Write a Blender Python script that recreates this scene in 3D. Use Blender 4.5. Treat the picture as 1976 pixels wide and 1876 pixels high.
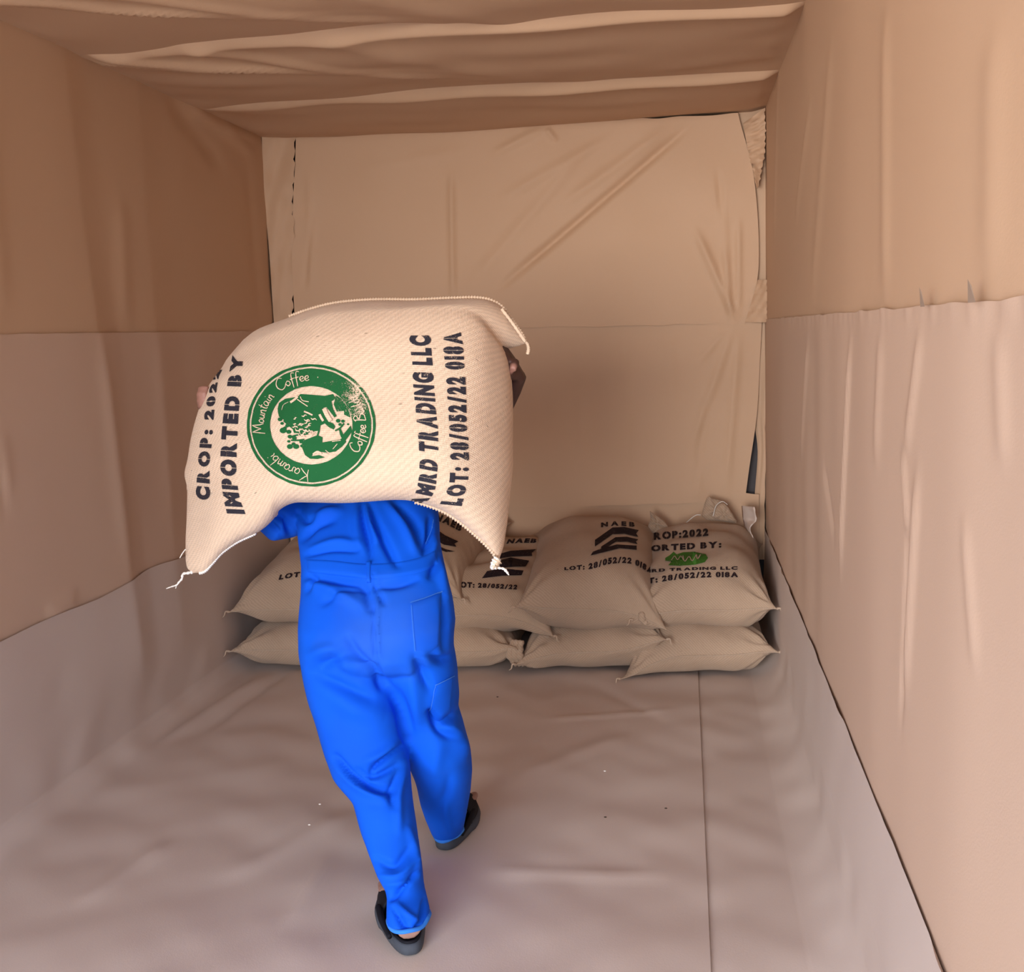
import bpy, bmesh, math, random
import numpy as np
from mathutils import Vector, Matrix
from mathutils.bvhtree import BVHTree
random.seed(7)
RNG = np.random.RandomState(11)
for o in list(bpy.data.objects):
    bpy.data.objects.remove(o)
SC = bpy.context.scene
COL = SC.collection

# ------------------------------------------------------------------ camera, sky, light, exposure
CAM = np.array([1.9757, -5.5419, 1.4205])
PITCH, YAW, ROLL, FPX = -0.13246, 0.14980, -0.03366, 2231.5
PW, PH = 1976, 1876
def _axes():
    cp, sp, cy, sy, cr, sr = math.cos(PITCH), math.sin(PITCH), math.cos(YAW), math.sin(YAW), math.cos(ROLL), math.sin(ROLL)
    f = np.array([-sy*cp, cy*cp, sp]); rt = np.array([cy, sy, 0.]); up = np.cross(rt, f)
    return cr*rt+sr*up, -sr*rt+cr*up, f
RT, UP, FW = _axes()
cd = bpy.data.cameras.new('camera'); cam = bpy.data.objects.new('camera', cd); COL.objects.link(cam)
cd.sensor_fit = 'HORIZONTAL'; cd.sensor_width = 36.0; cd.lens = FPX/PW*36.0; cd.clip_start = 0.02; cd.clip_end = 200
M = Matrix(((RT[0], UP[0], -FW[0], CAM[0]), (RT[1], UP[1], -FW[1], CAM[1]), (RT[2], UP[2], -FW[2], CAM[2]), (0, 0, 0, 1)))
cam.matrix_world = M
SC.camera = cam
SC.view_settings.view_transform = 'Standard'; SC.view_settings.look = 'None'
SC.view_settings.gamma = 1.0; SC.view_settings.use_curve_mapping = False
SC.view_settings.exposure = 0.0

world = bpy.data.worlds.new('open_sky'); SC.world = world; world.use_nodes = True
wn = world.node_tree; wn.nodes.clear()
wo = wn.nodes.new('ShaderNodeOutputWorld'); wb = wn.nodes.new('ShaderNodeBackground')
tc = wn.nodes.new('ShaderNodeTexCoord'); sx = wn.nodes.new('ShaderNodeSeparateXYZ')
cr = wn.nodes.new('ShaderNodeValToRGB')
wn.links.new(tc.outputs['Generated'], sx.inputs[0])
mr = wn.nodes.new('ShaderNodeMapRange'); mr.inputs[1].default_value = -1; mr.inputs[2].default_value = 1
wn.links.new(sx.outputs[2], mr.inputs[0]); wn.links.new(mr.outputs[0], cr.inputs[0])
e = cr.color_ramp.elements
e[0].position = 0.0; e[0].color = (0.50, 0.40, 0.31, 1)
e[1].position = 1.0; e[1].color = (0.30, 0.53, 1.0, 1)
for pos, c in ((0.47, (0.62, 0.50, 0.40, 1)), (0.52, (0.78, 0.90, 1.06, 1)), (0.70, (0.52, 0.72, 1.0, 1))):
    k = e.new(pos); k.color = c
wb.inputs[1].default_value = 4.5
wn.links.new(cr.outputs[0], wb.inputs[0]); wn.links.new(wb.outputs[0], wo.inputs[0])

def area(name, loc, target, size, power, color):
    d = bpy.data.lights.new(name, 'AREA'); d.shape = 'RECTANGLE'; d.size = size[0]; d.size_y = size[1]
    d.energy = power; d.color = color
    o = bpy.data.objects.new(name, d); COL.objects.link(o); o.location = loc
    o.rotation_euler = (Vector(target)-Vector(loc)).to_track_quat('-Z', 'Y').to_euler()
    return o
area('daylight', (-0.6, -11.5, 1.5), (1.6, -2.0, 1.2), (4.0, 2.4), 720, (1.0, 0.95, 0.90))
sd = bpy.data.lights.new('sun', 'SUN'); sd.energy = 5.0; sd.angle = .02; sd.color = (1.0, 0.93, 0.82)
so = bpy.data.objects.new('sun', sd); COL.objects.link(so); so.location = (0, 5, 8)
so.rotation_euler = Vector((-.25, -.55, -1.0)).to_track_quat('-Z', 'Y').to_euler()

# ------------------------------------------------------------------ helpers
def ray(px, py):
    return FW + (px-988.)/FPX*RT - (py-938.)/FPX*UP
def at(px, py, Y):
    d = ray(px, py); return CAM + (Y-CAM[1])/d[1]*d
def onplane(px, py, ax, val):
    d = ray(px, py); return CAM + (val-CAM[ax])/d[ax]*d
def topx(P):
    d = np.asarray(P)-CAM; z = d@FW
    return np.stack([988+FPX*(d@RT)/z, 938-FPX*(d@UP)/z], -1)

def mesh_obj(name, verts, faces, mat, parent=None, smooth=True, uv=None):
    me = bpy.data.meshes.new(name)
    me.from_pydata([tuple(map(float, v)) for v in verts], [], [tuple(map(int, f)) for f in faces])
    me.update()
    if uv is not None:
        l = me.uv_layers.new(name='weave')
        vi = np.zeros(len(me.loops), dtype=np.int32); me.loops.foreach_get('vertex_index', vi)
        l.data.foreach_set('uv', np.asarray(uv, dtype=np.float32)[vi].ravel())
    if smooth:
        me.polygons.foreach_set('use_smooth', [True]*len(me.polygons))
    if mat: me.materials.append(mat)
    o = bpy.data.objects.new(name, me); COL.objects.link(o)
    if parent: o.parent = parent
    return o
def tag(o, label=None, cat=None, group=None, kind=None):
    if label: o['label'] = label
    if cat: o['category'] = cat
    if group: o['group'] = group
    if kind: o['kind'] = kind
    return o
def crom(pts, n):
    """Catmull-Rom through pts, n samples, roughly equal arc length."""
    p = np.array(pts, float)
    if len(p) == 2:
        return p[0]+(p[1]-p[0])*np.linspace(0, 1, n)[:, None]
    q = np.vstack([2*p[0]-p[1], p, 2*p[-1]-p[-2]]); out = []
    for i in range(1, len(q)-2):
        t = np.linspace(0, 1, 24, endpoint=False)[:, None]
        a, b, c, d = q[i-1], q[i], q[i+1], q[i+2]
        out.append(.5*((2*b)+(-a+c)*t+(2*a-5*b+4*c-d)*t*t+(-a+3*b-3*c+d)*t**3))
    out = np.vstack(out+[p[-1:]])
    s = np.r_[0, np.cumsum(np.linalg.norm(np.diff(out, axis=0), axis=1))]
    tt = np.linspace(0, s[-1], n)
    return np.stack([np.interp(tt, s, out[:, k]) for k in range(p.shape[1])], -1)
def gridfaces(nu, nv, wrap=False, base=0, flip=False):
    F = []
    for j in range(nv-1):
        for i in range(nu if wrap else nu-1):
            i2 = (i+1) % nu
            f = (base+j*nu+i, base+j*nu+i2, base+(j+1)*nu+i2, base+(j+1)*nu+i)
            F.append(f[::-1] if flip else f)
    return F
def tube(points, radius, sides=8, n=None, twist=0.0, bead=0.0, beadn=0, closed=True):
    P = crom(points, n or max(8, len(points)*6)); N = len(P)
    T = np.gradient(P, axis=0); T /= np.linalg.norm(T, axis=1)[:, None]+1e-12
    r = np.interp(np.linspace(0, 1, N), np.linspace(0, 1, len(radius)), radius) if hasattr(radius, '__len__') else np.full(N, radius)
    if beadn: r = r*(1+bead*np.sin(np.linspace(0, beadn*2*math.pi, N)))
    a = np.array([0, 0, 1.]) if abs(T[0][2]) < .9 else np.array([1., 0, 0])
    V = []; u = np.cross(T[0], a); u /= np.linalg.norm(u)
    for i in range(N):
        u = u-T[i]*(u@T[i]); u /= np.linalg.norm(u); w = np.cross(T[i], u)
        for k in range(sides):
            an = 2*math.pi*k/sides+twist*i
            V.append(P[i]+r[i]*(math.cos(an)*u+math.sin(an)*w))
    F = gridfaces(sides, N, wrap=True)
    if closed:
        F.append(tuple(range(sides))[::-1]); F.append(tuple((N-1)*sides+k for k in range(sides)))
    return V, F
def join(parts):
    V, F = [], []
    for v, f in parts:
        b = len(V); V.extend(v); F.extend([tuple(i+b for i in g) for g in f])
    return V, F
def sstep(a, b, x):
    t = np.clip((x-a)/(b-a), 0, 1); return t*t*(3-2*t)
# smooth random field from sines
class Field:
    def __init__(s, seed, n=10, k=(1, 4), dim=2, stretch=None):
        r = np.random.RandomState(seed); s.K = r.randn(n, dim)
        s.K /= np.linalg.norm(s.K, axis=1)[:, None]; s.K *= r.uniform(k[0], k[1], n)[:, None]
        if stretch is not None: s.K = s.K*np.array(stretch)
        s.p = r.uniform(0, 6.28, n); s.n = n
    def __call__(s, P):
        return np.sin(P@s.K.T*2*math.pi+s.p).sum(-1)/math.sqrt(s.n)

# ------------------------------------------------------------------ materials
def new_mat(name):
    m = bpy.data.materials.new(name); m.use_nodes = True
    return m, m.node_tree, m.node_tree.nodes['Principled BSDF']
def N(t, kind, **kw):
    n = t.nodes.new(kind)
    for k, v in kw.items():
        if k.startswith('i_'): n.inputs[k[2:].replace('_', ' ')].default_value = v
        else: setattr(n, k, v)
    return n
def paper_material(name, c1, c2, rough=0.62):
    m, t, b = new_mat(name)
    co = N(t, 'ShaderNodeTexCoord')
    n1 = N(t, 'ShaderNodeTexNoise'); n1.inputs['Scale'].default_value = 1.3; n1.inputs['Detail'].default_value = 3
    n2 = N(t, 'ShaderNodeTexNoise'); n2.inputs['Scale'].default_value = 260; n2.inputs['Detail'].default_value = 2
    t.links.new(co.outputs['Object'], n1.inputs['Vector']); t.links.new(co.outputs['Object'], n2.inputs['Vector'])
    r = N(t, 'ShaderNodeMix', data_type='RGBA'); r.inputs['A'].default_value = (*c1, 1); r.inputs['B'].default_value = (*c2, 1)
    t.links.new(n1.outputs['Fac'], r.inputs['Factor'])
    g = N(t, 'ShaderNodeMix', data_type='RGBA', blend_type='MULTIPLY'); g.inputs['Factor'].default_value = .18
    t.links.new(r.outputs['Result'], g.inputs['A']); t.links.new(n2.outputs['Color'], g.inputs['B'])
    t.links.new(r.outputs['Result'], b.inputs['Base Color'])
    bp = N(t, 'ShaderNodeBump'); bp.inputs['Strength'].default_value = .12; bp.inputs['Distance'].default_value = .002
    t.links.new(n2.outputs['Fac'], bp.inputs['Height']); t.links.new(bp.outputs[0], b.inputs['Normal'])
    b.inputs['Roughness'].default_value = rough; b.inputs['Specular IOR Level'].default_value = .35
    return m
PAPER = paper_material('kraft_paper', (0.64, 0.43, 0.28), (0.60, 0.395, 0.25))
PAPER_FLOOR = paper_material('kraft_paper_floor', (0.665, 0.555, 0.49), (0.62, 0.515, 0.45), .6)  # greyer copy: dust plus cool skylight put into the floor's colour
PAPER_LOW = paper_material('kraft_paper_cool_light', (0.645, 0.462, 0.345), (0.605, 0.43, 0.315))  # same paper, cool light low on the walls put into its colour
def plain(name, c, rough=.6, metal=0.0, spec=.5):
    m, t, b = new_mat(name)
    co = N(t, 'ShaderNodeTexCoord'); n1 = N(t, 'ShaderNodeTexNoise'); n1.inputs['Scale'].default_value = 35
    t.links.new(co.outputs['Object'], n1.inputs['Vector'])
    h = N(t, 'ShaderNodeHueSaturation'); h.inputs['Color'].default_value = (*c, 1)
    mp = N(t, 'ShaderNodeMapRange'); mp.inputs[3].default_value = .85; mp.inputs[4].default_value = 1.15
    t.links.new(n1.outputs['Fac'], mp.inputs[0]); t.links.new(mp.outputs[0], h.inputs['Value'])
    t.links.new(h.outputs[0], b.inputs['Base Color'])
    b.inputs['Roughness'].default_value = rough; b.inputs['Metallic'].default_value = metal; b.inputs['Specular IOR Level'].default_value = spec
    return m
STEEL = plain('painted_steel', (0.06, 0.045, 0.045), .6)
THREAD = plain('cotton_thread', (0.80, 0.76, 0.70), .8)
CORD = plain('jute_cord', (0.66, 0.50, 0.36), .85)
CORD2 = plain('jute_seam', (0.50, 0.37, 0.27), .9)
RUBBER = plain('grey_foam_rubber', (0.055, 0.063, 0.08), .75, spec=.3)
BLACK = plain('black_rubber', (0.008, 0.008, 0.012), .7, spec=.15)
DUST = plain('pale_grain', (0.85, 0.80, 0.74), .8)
BEAN = plain('dark_bean', (0.05, 0.03, 0.02), .7)
HAIR = plain('short_black_hair', (0.008, 0.007, 0.007), .85)
EYEW = plain('eye_white', (0.75, 0.72, 0.68), .3)
LIP = plain('lips', (0.16, 0.06, 0.05), .5)

def burlap(name, c1, c2, dark=(0.16, 0.10, 0.06), k=1.0):
    m, t, b = new_mat(name)
    uv = N(t, 'ShaderNodeUVMap', uv_map='weave')
    mp = N(t, 'ShaderNodeMapping'); t.links.new(uv.outputs[0], mp.inputs[0])
    nz = N(t, 'ShaderNodeTexNoise'); nz.inputs['Scale'].default_value = 14
    t.links.new(uv.outputs[0], nz.inputs['Vector'])
    w = N(t, 'ShaderNodeTexWave', wave_type='BANDS', bands_direction='DIAGONAL', wave_profile='SIN')
    w.inputs['Scale'].default_value = 30*k; w.inputs['Distortion'].default_value = 2.2; w.inputs['Detail'].default_value = 2.0; w.inputs['Detail Scale'].default_value = 3.0
    t.links.new(mp.outputs[0], w.inputs['Vector'])
    w2 = N(t, 'ShaderNodeTexWave', wave_type='BANDS', bands_direction='X', wave_profile='SIN')
    w2.inputs['Scale'].default_value = 85*k; w2.inputs['Distortion'].default_value = 1.0; w2.inputs['Detail'].default_value = 1.0
    t.links.new(mp.outputs[0], w2.inputs['Vector'])
    w3 = N(t, 'ShaderNodeTexWave', wave_type='BANDS', bands_direction='Y', wave_profile='SIN')
    w3.inputs['Scale'].default_value = 60*k; w3.inputs['Distortion'].default_value = 1.0; w3.inputs['Detail'].default_value = 1.0
    t.links.new(mp.outputs[0], w3.inputs['Vector'])
    a = N(t, 'ShaderNodeMath', operation='MULTIPLY_ADD'); t.links.new(w.outputs['Fac'], a.inputs[0]); a.inputs[1].default_value = .75
    t.links.new(w2.outputs['Fac'], a.inputs[2])
    a2 = N(t, 'ShaderNodeMath', operation='MULTIPLY_ADD'); t.links.new(w3.outputs['Fac'], a2.inputs[0]); a2.inputs[1].default_value = .6
    t.links.new(a.outputs[0], a2.inputs[2])
    wv = N(t, 'ShaderNodeMapRange'); wv.inputs[1].default_value = .2; wv.inputs[2].default_value = 2.1
    t.links.new(a2.outputs[0], wv.inputs[0])
    mx = N(t, 'ShaderNodeMix', data_type='RGBA'); mx.inputs['A'].default_value = (*[x*.80 for x in c2], 1); mx.inputs['B'].default_value = (*c1, 1)
    t.links.new(wv.outputs[0], mx.inputs['Factor'])
    # slubs: sparse dark flecks
    vo = N(t, 'ShaderNodeTexVoronoi'); vo.inputs['Scale'].default_value = 16
    mv = N(t, 'ShaderNodeMapping'); mv.inputs['Scale'].default_value = (1, 2.4, 1)
    t.links.new(uv.outputs[0], mv.inputs[0]); t.links.new(mv.outputs[0], vo.inputs['Vector'])
    fl = N(t, 'ShaderNodeMapRange'); fl.inputs[1].default_value = .10; fl.inputs[2].default_value = .05
    t.links.new(vo.outputs['Distance'], fl.inputs[0])
    vs = N(t, 'ShaderNodeSeparateColor'); t.links.new(vo.outputs['Color'], vs.inputs[0])
    gt = N(t, 'ShaderNodeMath', operation='GREATER_THAN'); gt.inputs[1].default_value = .72; t.links.new(vs.outputs[0], gt.inputs[0])
    fm = N(t, 'ShaderNodeMath', operation='MULTIPLY'); t.links.new(fl.outputs[0], fm.inputs[0]); t.links.new(gt.outputs[0], fm.inputs[1])
    fm2 = N(t, 'ShaderNodeMath', operation='MULTIPLY'); t.links.new(fm.outputs[0], fm2.inputs[0]); fm2.inputs[1].default_value = .55
    m2 = N(t, 'ShaderNodeMix', data_type='RGBA'); m2.inputs['B'].default_value = (*dark, 1)
    t.links.new(mx.outputs['Result'], m2.inputs['A']); t.links.new(fm2.outputs[0], m2.inputs['Factor'])
    # broad tone variation
    n3 = N(t, 'ShaderNodeTexNoise'); n3.inputs['Scale'].default_value = 5; n3.inputs['Detail'].default_value = 4
    t.links.new(uv.outputs[0], n3.inputs['Vector'])
    hs = N(t, 'ShaderNodeHueSaturation'); mp3 = N(t, 'ShaderNodeMapRange'); mp3.inputs[3].default_value = .86; mp3.inputs[4].default_value = 1.12
    t.links.new(n3.outputs['Fac'], mp3.inputs[0]); t.links.new(mp3.outputs[0], hs.inputs['Value']); t.links.new(m2.outputs['Result'], hs.inputs['Color'])
    t.links.new(hs.outputs[0], b.inputs['Base Color'])
    bp = N(t, 'ShaderNodeBump'); bp.inputs['Strength'].default_value = .45; bp.inputs['Distance'].default_value = .0025
    t.links.new(a2.outputs[0], bp.inputs['Height']); t.links.new(bp.outputs[0], b.inputs['Normal'])
    b.inputs['Roughness'].default_value = .92; b.inputs['Specular IOR Level'].default_value = .12
    try: b.inputs['Sheen Weight'].default_value = .15
    except Exception: pass
    return m
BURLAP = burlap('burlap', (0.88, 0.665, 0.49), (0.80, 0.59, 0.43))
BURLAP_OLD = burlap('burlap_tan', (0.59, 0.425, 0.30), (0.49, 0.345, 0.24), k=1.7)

def ink(name, c, wear_at=None, r0=.05, r1=.12, base=.30):
    m, t, b = new_mat(name)
    co = N(t, 'ShaderNodeTexCoord')
    n1 = N(t, 'ShaderNodeTexNoise'); n1.inputs['Scale'].default_value = 420; n1.inputs['Detail'].default_value = 2
    n0 = N(t, 'ShaderNodeTexNoise'); n0.inputs['Scale'].default_value = 28; n0.inputs['Detail'].default_value = 3
    for n in (n1, n0): t.links.new(co.outputs['Object'], n.inputs['Vector'])
    s = N(t, 'ShaderNodeMath', operation='MULTIPLY_ADD'); s.inputs[1].default_value = .6
    t.links.new(n0.outputs['Fac'], s.inputs[0]); t.links.new(n1.outputs['Fac'], s.inputs[2])
    thr = N(t, 'ShaderNodeMath', operation='ADD'); thr.inputs[1].default_value = 0
    if wear_at is not None:
        d = N(t, 'ShaderNodeVectorMath', operation='DISTANCE'); d.inputs[1].default_value = tuple(map(float, wear_at))
        t.links.new(co.outputs['Object'], d.inputs[0])
        mr = N(t, 'ShaderNodeMapRange'); mr.inputs[1].default_value = r0; mr.inputs[2].default_value = r1
        mr.inputs[3].default_value = .30; mr.inputs[4].default_value = 0.0
        t.links.new(d.outputs['Value'], mr.inputs[0]); t.links.new(mr.outputs[0], thr.inputs[1])
    # sum = n1 + .6*n0 centred near 0.8 ; worn (transparent) where sum < base+wear+.5
    thr.inputs[0].default_value = .5+base*.4
    al = N(t, 'ShaderNodeMath', operation='GREATER_THAN'); t.links.new(s.outputs[0], al.inputs[0]); t.links.new(thr.outputs[0], al.inputs[1])
    t.links.new(al.outputs[0], b.inputs['Alpha'])
    b.inputs['Base Color'].default_value = (*c, 1); b.inputs['Roughness'].default_value = .85; b.inputs['Specular IOR Level'].default_value = .15
    return m
INK = ink('charcoal_ink', (0.030, 0.028, 0.038))
INK_BACK = ink('black_ink', (0.022, 0.013, 0.016), base=.2)
GREEN_BACK = ink('green_ink_small', (0.05, 0.15, 0.02))

def cloth_blue():
    m, t, b = new_mat('blue_cotton_drill')
    co = N(t, 'ShaderNodeTexCoord')
    w = N(t, 'ShaderNodeTexWave', wave_type='BANDS', bands_direction='DIAGONAL'); w.inputs['Scale'].default_value = 260
    n = N(t, 'ShaderNodeTexNoise'); n.inputs['Scale'].default_value = 5; n.inputs['Detail'].default_value = 4
    for q in (w, n): t.links.new(co.outputs['Object'], q.inputs['Vector'])
    mx = N(t, 'ShaderNodeMix', data_type='RGBA'); mx.inputs['A'].default_value = (0.0003, 0.072, 0.60, 1); mx.inputs['B'].default_value = (0.0006, 0.115, 0.76, 1)
    t.links.new(n.outputs['Fac'], mx.inputs['Factor'])
    # dusty seat stain
    c = at(735, 1215, -2.88)
    d = N(t, 'ShaderNodeVectorMath', operation='DISTANCE'); d.inputs[1].default_value = tuple(map(float, c))
    t.links.new(co.outputs['Object'], d.inputs[0])
    n2 = N(t, 'ShaderNodeTexNoise'); n2.inputs['Scale'].default_value = 13; n2.inputs['Detail'].default_value = 5
    t.links.new(co.outputs['Object'], n2.inputs['Vector'])
    s = N(t, 'ShaderNodeMath', operation='MULTIPLY_ADD'); s.inputs[1].default_value = -.16; t.links.new(n2.outputs['Fac'], s.inputs[0]); t.links.new(d.outputs['Value'], s.inputs[2])
    r = N(t, 'ShaderNodeMapRange'); r.inputs[1].default_value = .09; r.inputs[2].default_value = -.05; r.inputs[3].default_value = 0; r.inputs[4].default_value = .22
    t.links.new(s.outputs[0], r.inputs[0])
    m2 = N(t, 'ShaderNodeMix', data_type='RGBA'); m2.inputs['B'].default_value = (0.07, 0.16, 0.40, 1)
    t.links.new(mx.outputs['Result'], m2.inputs['A']); t.links.new(r.outputs[0], m2.inputs['Factor'])
    t.links.new(m2.outputs['Result'], b.inputs['Base Color'])
    bp = N(t, 'ShaderNodeBump'); bp.inputs['Strength'].default_value = .12; bp.inputs['Distance'].default_value = .001
    t.links.new(w.outputs['Fac'], bp.inputs['Height']); t.links.new(bp.outputs[0], b.inputs['Normal'])
    b.inputs['Roughness'].default_value = .8; b.inputs['Specular IOR Level'].default_value = .2
    return m
BLUE = cloth_blue()
def skin_mat():
    m, t, b = new_mat('brown_skin')
    co = N(t, 'ShaderNodeTexCoord'); n = N(t, 'ShaderNodeTexNoise'); n.inputs['Scale'].default_value = 30
    t.links.new(co.outputs['Object'], n.inputs['Vector'])
    mx = N(t, 'ShaderNodeMix', data_type='RGBA'); mx.inputs['A'].default_value = (0.045, 0.018, 0.013, 1); mx.inputs['B'].default_value = (0.08, 0.034, 0.025, 1)
    t.links.new(n.outputs['Fac'], mx.inputs['Factor'])
    # paler soles/heels and palms by height near the floor
    s = N(t, 'ShaderNodeSeparateXYZ'); t.links.new(co.outputs['Object'], s.inputs[0])
    r = N(t, 'ShaderNodeMapRange'); r.inputs[1].default_value = .11; r.inputs[2].default_value = .05
    t.links.new(s.outputs[2], r.inputs[0])
    m2 = N(t, 'ShaderNodeMix', data_type='RGBA'); m2.inputs['B'].default_value = (0.36, 0.20, 0.16, 1)
    t.links.new(mx.outputs['Result'], m2.inputs['A']); t.links.new(r.outputs[0], m2.inputs['Factor'])
    last = m2
    for c, rad in ((at(392, 752, -2.57), .045), (at(989, 714, -2.55), .014)):
        d = N(t, 'ShaderNodeVectorMath', operation='DISTANCE'); d.inputs[1].default_value = tuple(map(float, c)); t.links.new(co.outputs['Object'], d.inputs[0])
        r2 = N(t, 'ShaderNodeMapRange'); r2.inputs[1].default_value = rad*1.6; r2.inputs[2].default_value = rad; t.links.new(d.outputs['Value'], r2.inputs[0])
        m3 = N(t, 'ShaderNodeMix', data_type='RGBA'); m3.inputs['B'].default_value = (0.34, 0.17, 0.13, 1)
        t.links.new(last.outputs['Result'], m3.inputs['A']); t.links.new(r2.outputs[0], m3.inputs['Factor']); last = m3
    t.links.new(last.outputs['Result'], b.inputs['Base Color'])
    b.inputs['Roughness'].default_value = .55
    return m
SKIN = skin_mat()
PALM = plain('pale_fingertip', (0.50, 0.28, 0.22), .5)

# ------------------------------------------------------------------ the container shell
W, H, YF = 2.35, 2.38, -6.6
def slab(name, lo, hi, kind='structure'):
    V = [(x, y, z) for x in (lo[0], hi[0]) for y in (lo[1], hi[1]) for z in (lo[2], hi[2])]
    F = [(0, 1, 3, 2), (4, 6, 7, 5), (0, 4, 5, 1), (2, 3, 7, 6), (0, 2, 6, 4), (1, 5, 7, 3)]
    return tag(mesh_obj(name, V, F, STEEL, smooth=False), kind=kind)
G = .06
YE = -5.75   # door end of the container
w_left = slab('wall_left', (-G-.05, YE, -.1), (-G, .1, H+.1))
w_right = slab('wall_right', (W+G, YE, -.1), (W+G+.05, .1, H+.1))
w_back = slab('wall_back', (-G, .05, -.1), (W+G, .1, H+.1))
ceil = slab('ceiling', (-G-.05, YE, H+G), (W+G+.05, .05, H+G+.05))
flr = slab('floor', (-G, YE, -.15), (W+G, .05, -.04))
tag(w_left, 'left wall lined with brown kraft paper'); tag(w_right, 'right wall lined with brown kraft paper')
tag(w_back, 'back wall hung with brown kraft paper sheets'); tag(ceil, 'ceiling lined with sagging kraft paper')
tag(flr, 'floor covered by kraft paper turned up at the walls')
# yard outside the open doors
YARD = plain('yard_concrete', (0.50, 0.44, 0.37), .9)
tag(mesh_obj('ground', [(-30, -40, -1.2), (30, -40, -1.2), (30, YE-.1, -1.2), (-30, YE-.1, -1.2)], [(0, 1, 2, 3)], YARD, smooth=False), 'concrete yard outside the open doors', kind='structure')

def folds2d(P, folds):
    """P (n,2) surface metres; folds: (x0,y0,x1,y1,width,amp[,ridge])"""
    h = np.zeros(len(P))
    for f in folds:
        a = np.array(f[0:2]); b = np.array(f[2:4]); w, amp = f[4], f[5]
        d = b-a; L = np.linalg.norm(d)+1e-9; d = d/L
        q = P-a; s = q@d; t = q@np.array([-d[1], d[0]])
        env = sstep(-.06*L, .2*L, s)*(1-sstep(.75*L, 1.06*L, s))
        h += amp*env*np.exp(-(t/w)**2)
        if len(f) > 6 and f[6]:      # dropped side: a soft step
            h += f[6]*env*np.where(t > 0, np.exp(-(t/(w*5))**2), 0)*(1-np.exp(-(t/w)**2))
    return h
def sheet(name, parent, L, R, axis, sign, folds=(), seed=1, amp=.004, nu=90, nv=60, edge=.004, curl=0.0, mat=None, extra=None, coord=None, kf=(.8, 3), stretch=None, off=0.0):
    """A hanging sheet of paper. L,R: polylines (3-D) of its two side edges, same direction; displaced along `axis` by sign."""
    A = crom(L, nv); B = crom(R, nv); u = np.linspace(0, 1, nu)
    P = A[:, None, :]*(1-u)[None, :, None]+B[:, None, :]*u[None, :, None]; P = P.reshape(-1, 3)
    o = [i for i in range(3) if i != axis]
    Q = P[:, o].copy()
    fl = Field(seed, 14, kf, stretch=stretch); h = fl(Q)*amp
    h += folds2d(Q, folds)
    V = np.repeat(np.linspace(0, 1, nv), nu); U = np.tile(u, nv)
    je = Field(seed+5, 12, (2, 9))
    # ragged edges
    for k in (0, 1):
        ee = np.exp(-((V if k == 0 else 1-V)/.02)**2)
        P[:, o[1]] += ee*edge*je(Q*np.array([1, 0])+k*3)
        if k == 1: h += curl*ee*np.maximum(0, .5+1.2*je(Q*np.array([2.3, 0])+7))
    P[:, axis] += sign*(h+off)
    if extra is not None: P[:, 0] += extra(P)
    return tag(mesh_obj(name, P, gridfaces(nu, nv), mat or PAPER, parent))
def bulge(P):
    y0 = -1.70-.075*P[:, 2]; d = P[:, 1]-y0; z = P[:, 2]
    h = np.where(d < 0, np.clip(1+d/.55, 0, 1)**1.5, np.clip(1-d/.16, 0, 1)**1.3)*.022
    d2 = P[:, 1]+1.36; h2 = np.where(d2 < 0, np.clip(1+d2/.5, 0, 1)**1.5, np.clip(1-d2/.25, 0, 1)**1.3)*.012
    return (h+h2)*sstep(.10, .35, z)*(1-.6*sstep(1.2, 1.9, z))
def pxf(ax, val, lst):
    """fold list given on the picture of a wall -> metres on that wall"""
    o = [i for i in range(3) if i != ax]; out = []
    for f in lst:
        a = onplane(f[0], f[1], ax, val); b = onplane(f[2], f[3], ax, val)
        out.append((a[o[0]], a[o[1]], b[o[0]], b[o[1]])+tuple(f[4:]))
    return out
ZL, ZR = 1.464, 1.439
# left wall: upper sheet, lower sheet
fl = pxf(0, 0, [(350, 185, 500, 300, .03, .012), (430, 240, 500, 270, .02, .012), (320, 180, 440, 330, .05, -.008), (235, 380, 245, 640, .05, .006), (480, 300, 505, 620, .06, -.004)])
fl += [(-4.4, .2, -4.4, 2.3, .04, .008), (-3.1, 1.5, -3.1, 2.3, .04, .005), (-2.35, 1.5, -2.35, 2.3, .05, .006)]
sheet('paper_sheet', w_left, [(0, YE, ZL-.03), (0, YE, H+.03)], [(0, -.0, ZL-.03), (0, -.0, H+.03)], 0, 1, fl, 3, .001, 300, 60, off=-.008, stretch=(1.2, .3), edge=.001, extra=bulge)
fl = pxf(0, 0, [(190, 655, 240, 1100, .05, .006), (300, 650, 330, 1040, .06, .004), (5, 830, 20, 960, .025, .004), (0, 900, 12, 1000, .02, -.004), (90, 1190, 150, 1150, .03, .006)])
sheet('paper_sheet', w_left, [(0, YE, .48), (0, YE, ZL)], [(0, -.0, .48), (0, -.0, ZL)], 0, 1, fl, 5, .001, 300, 60, off=-.002, curl=.001, stretch=(1.2, .3), edge=.001, mat=PAPER_LOW, extra=bulge)
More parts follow.
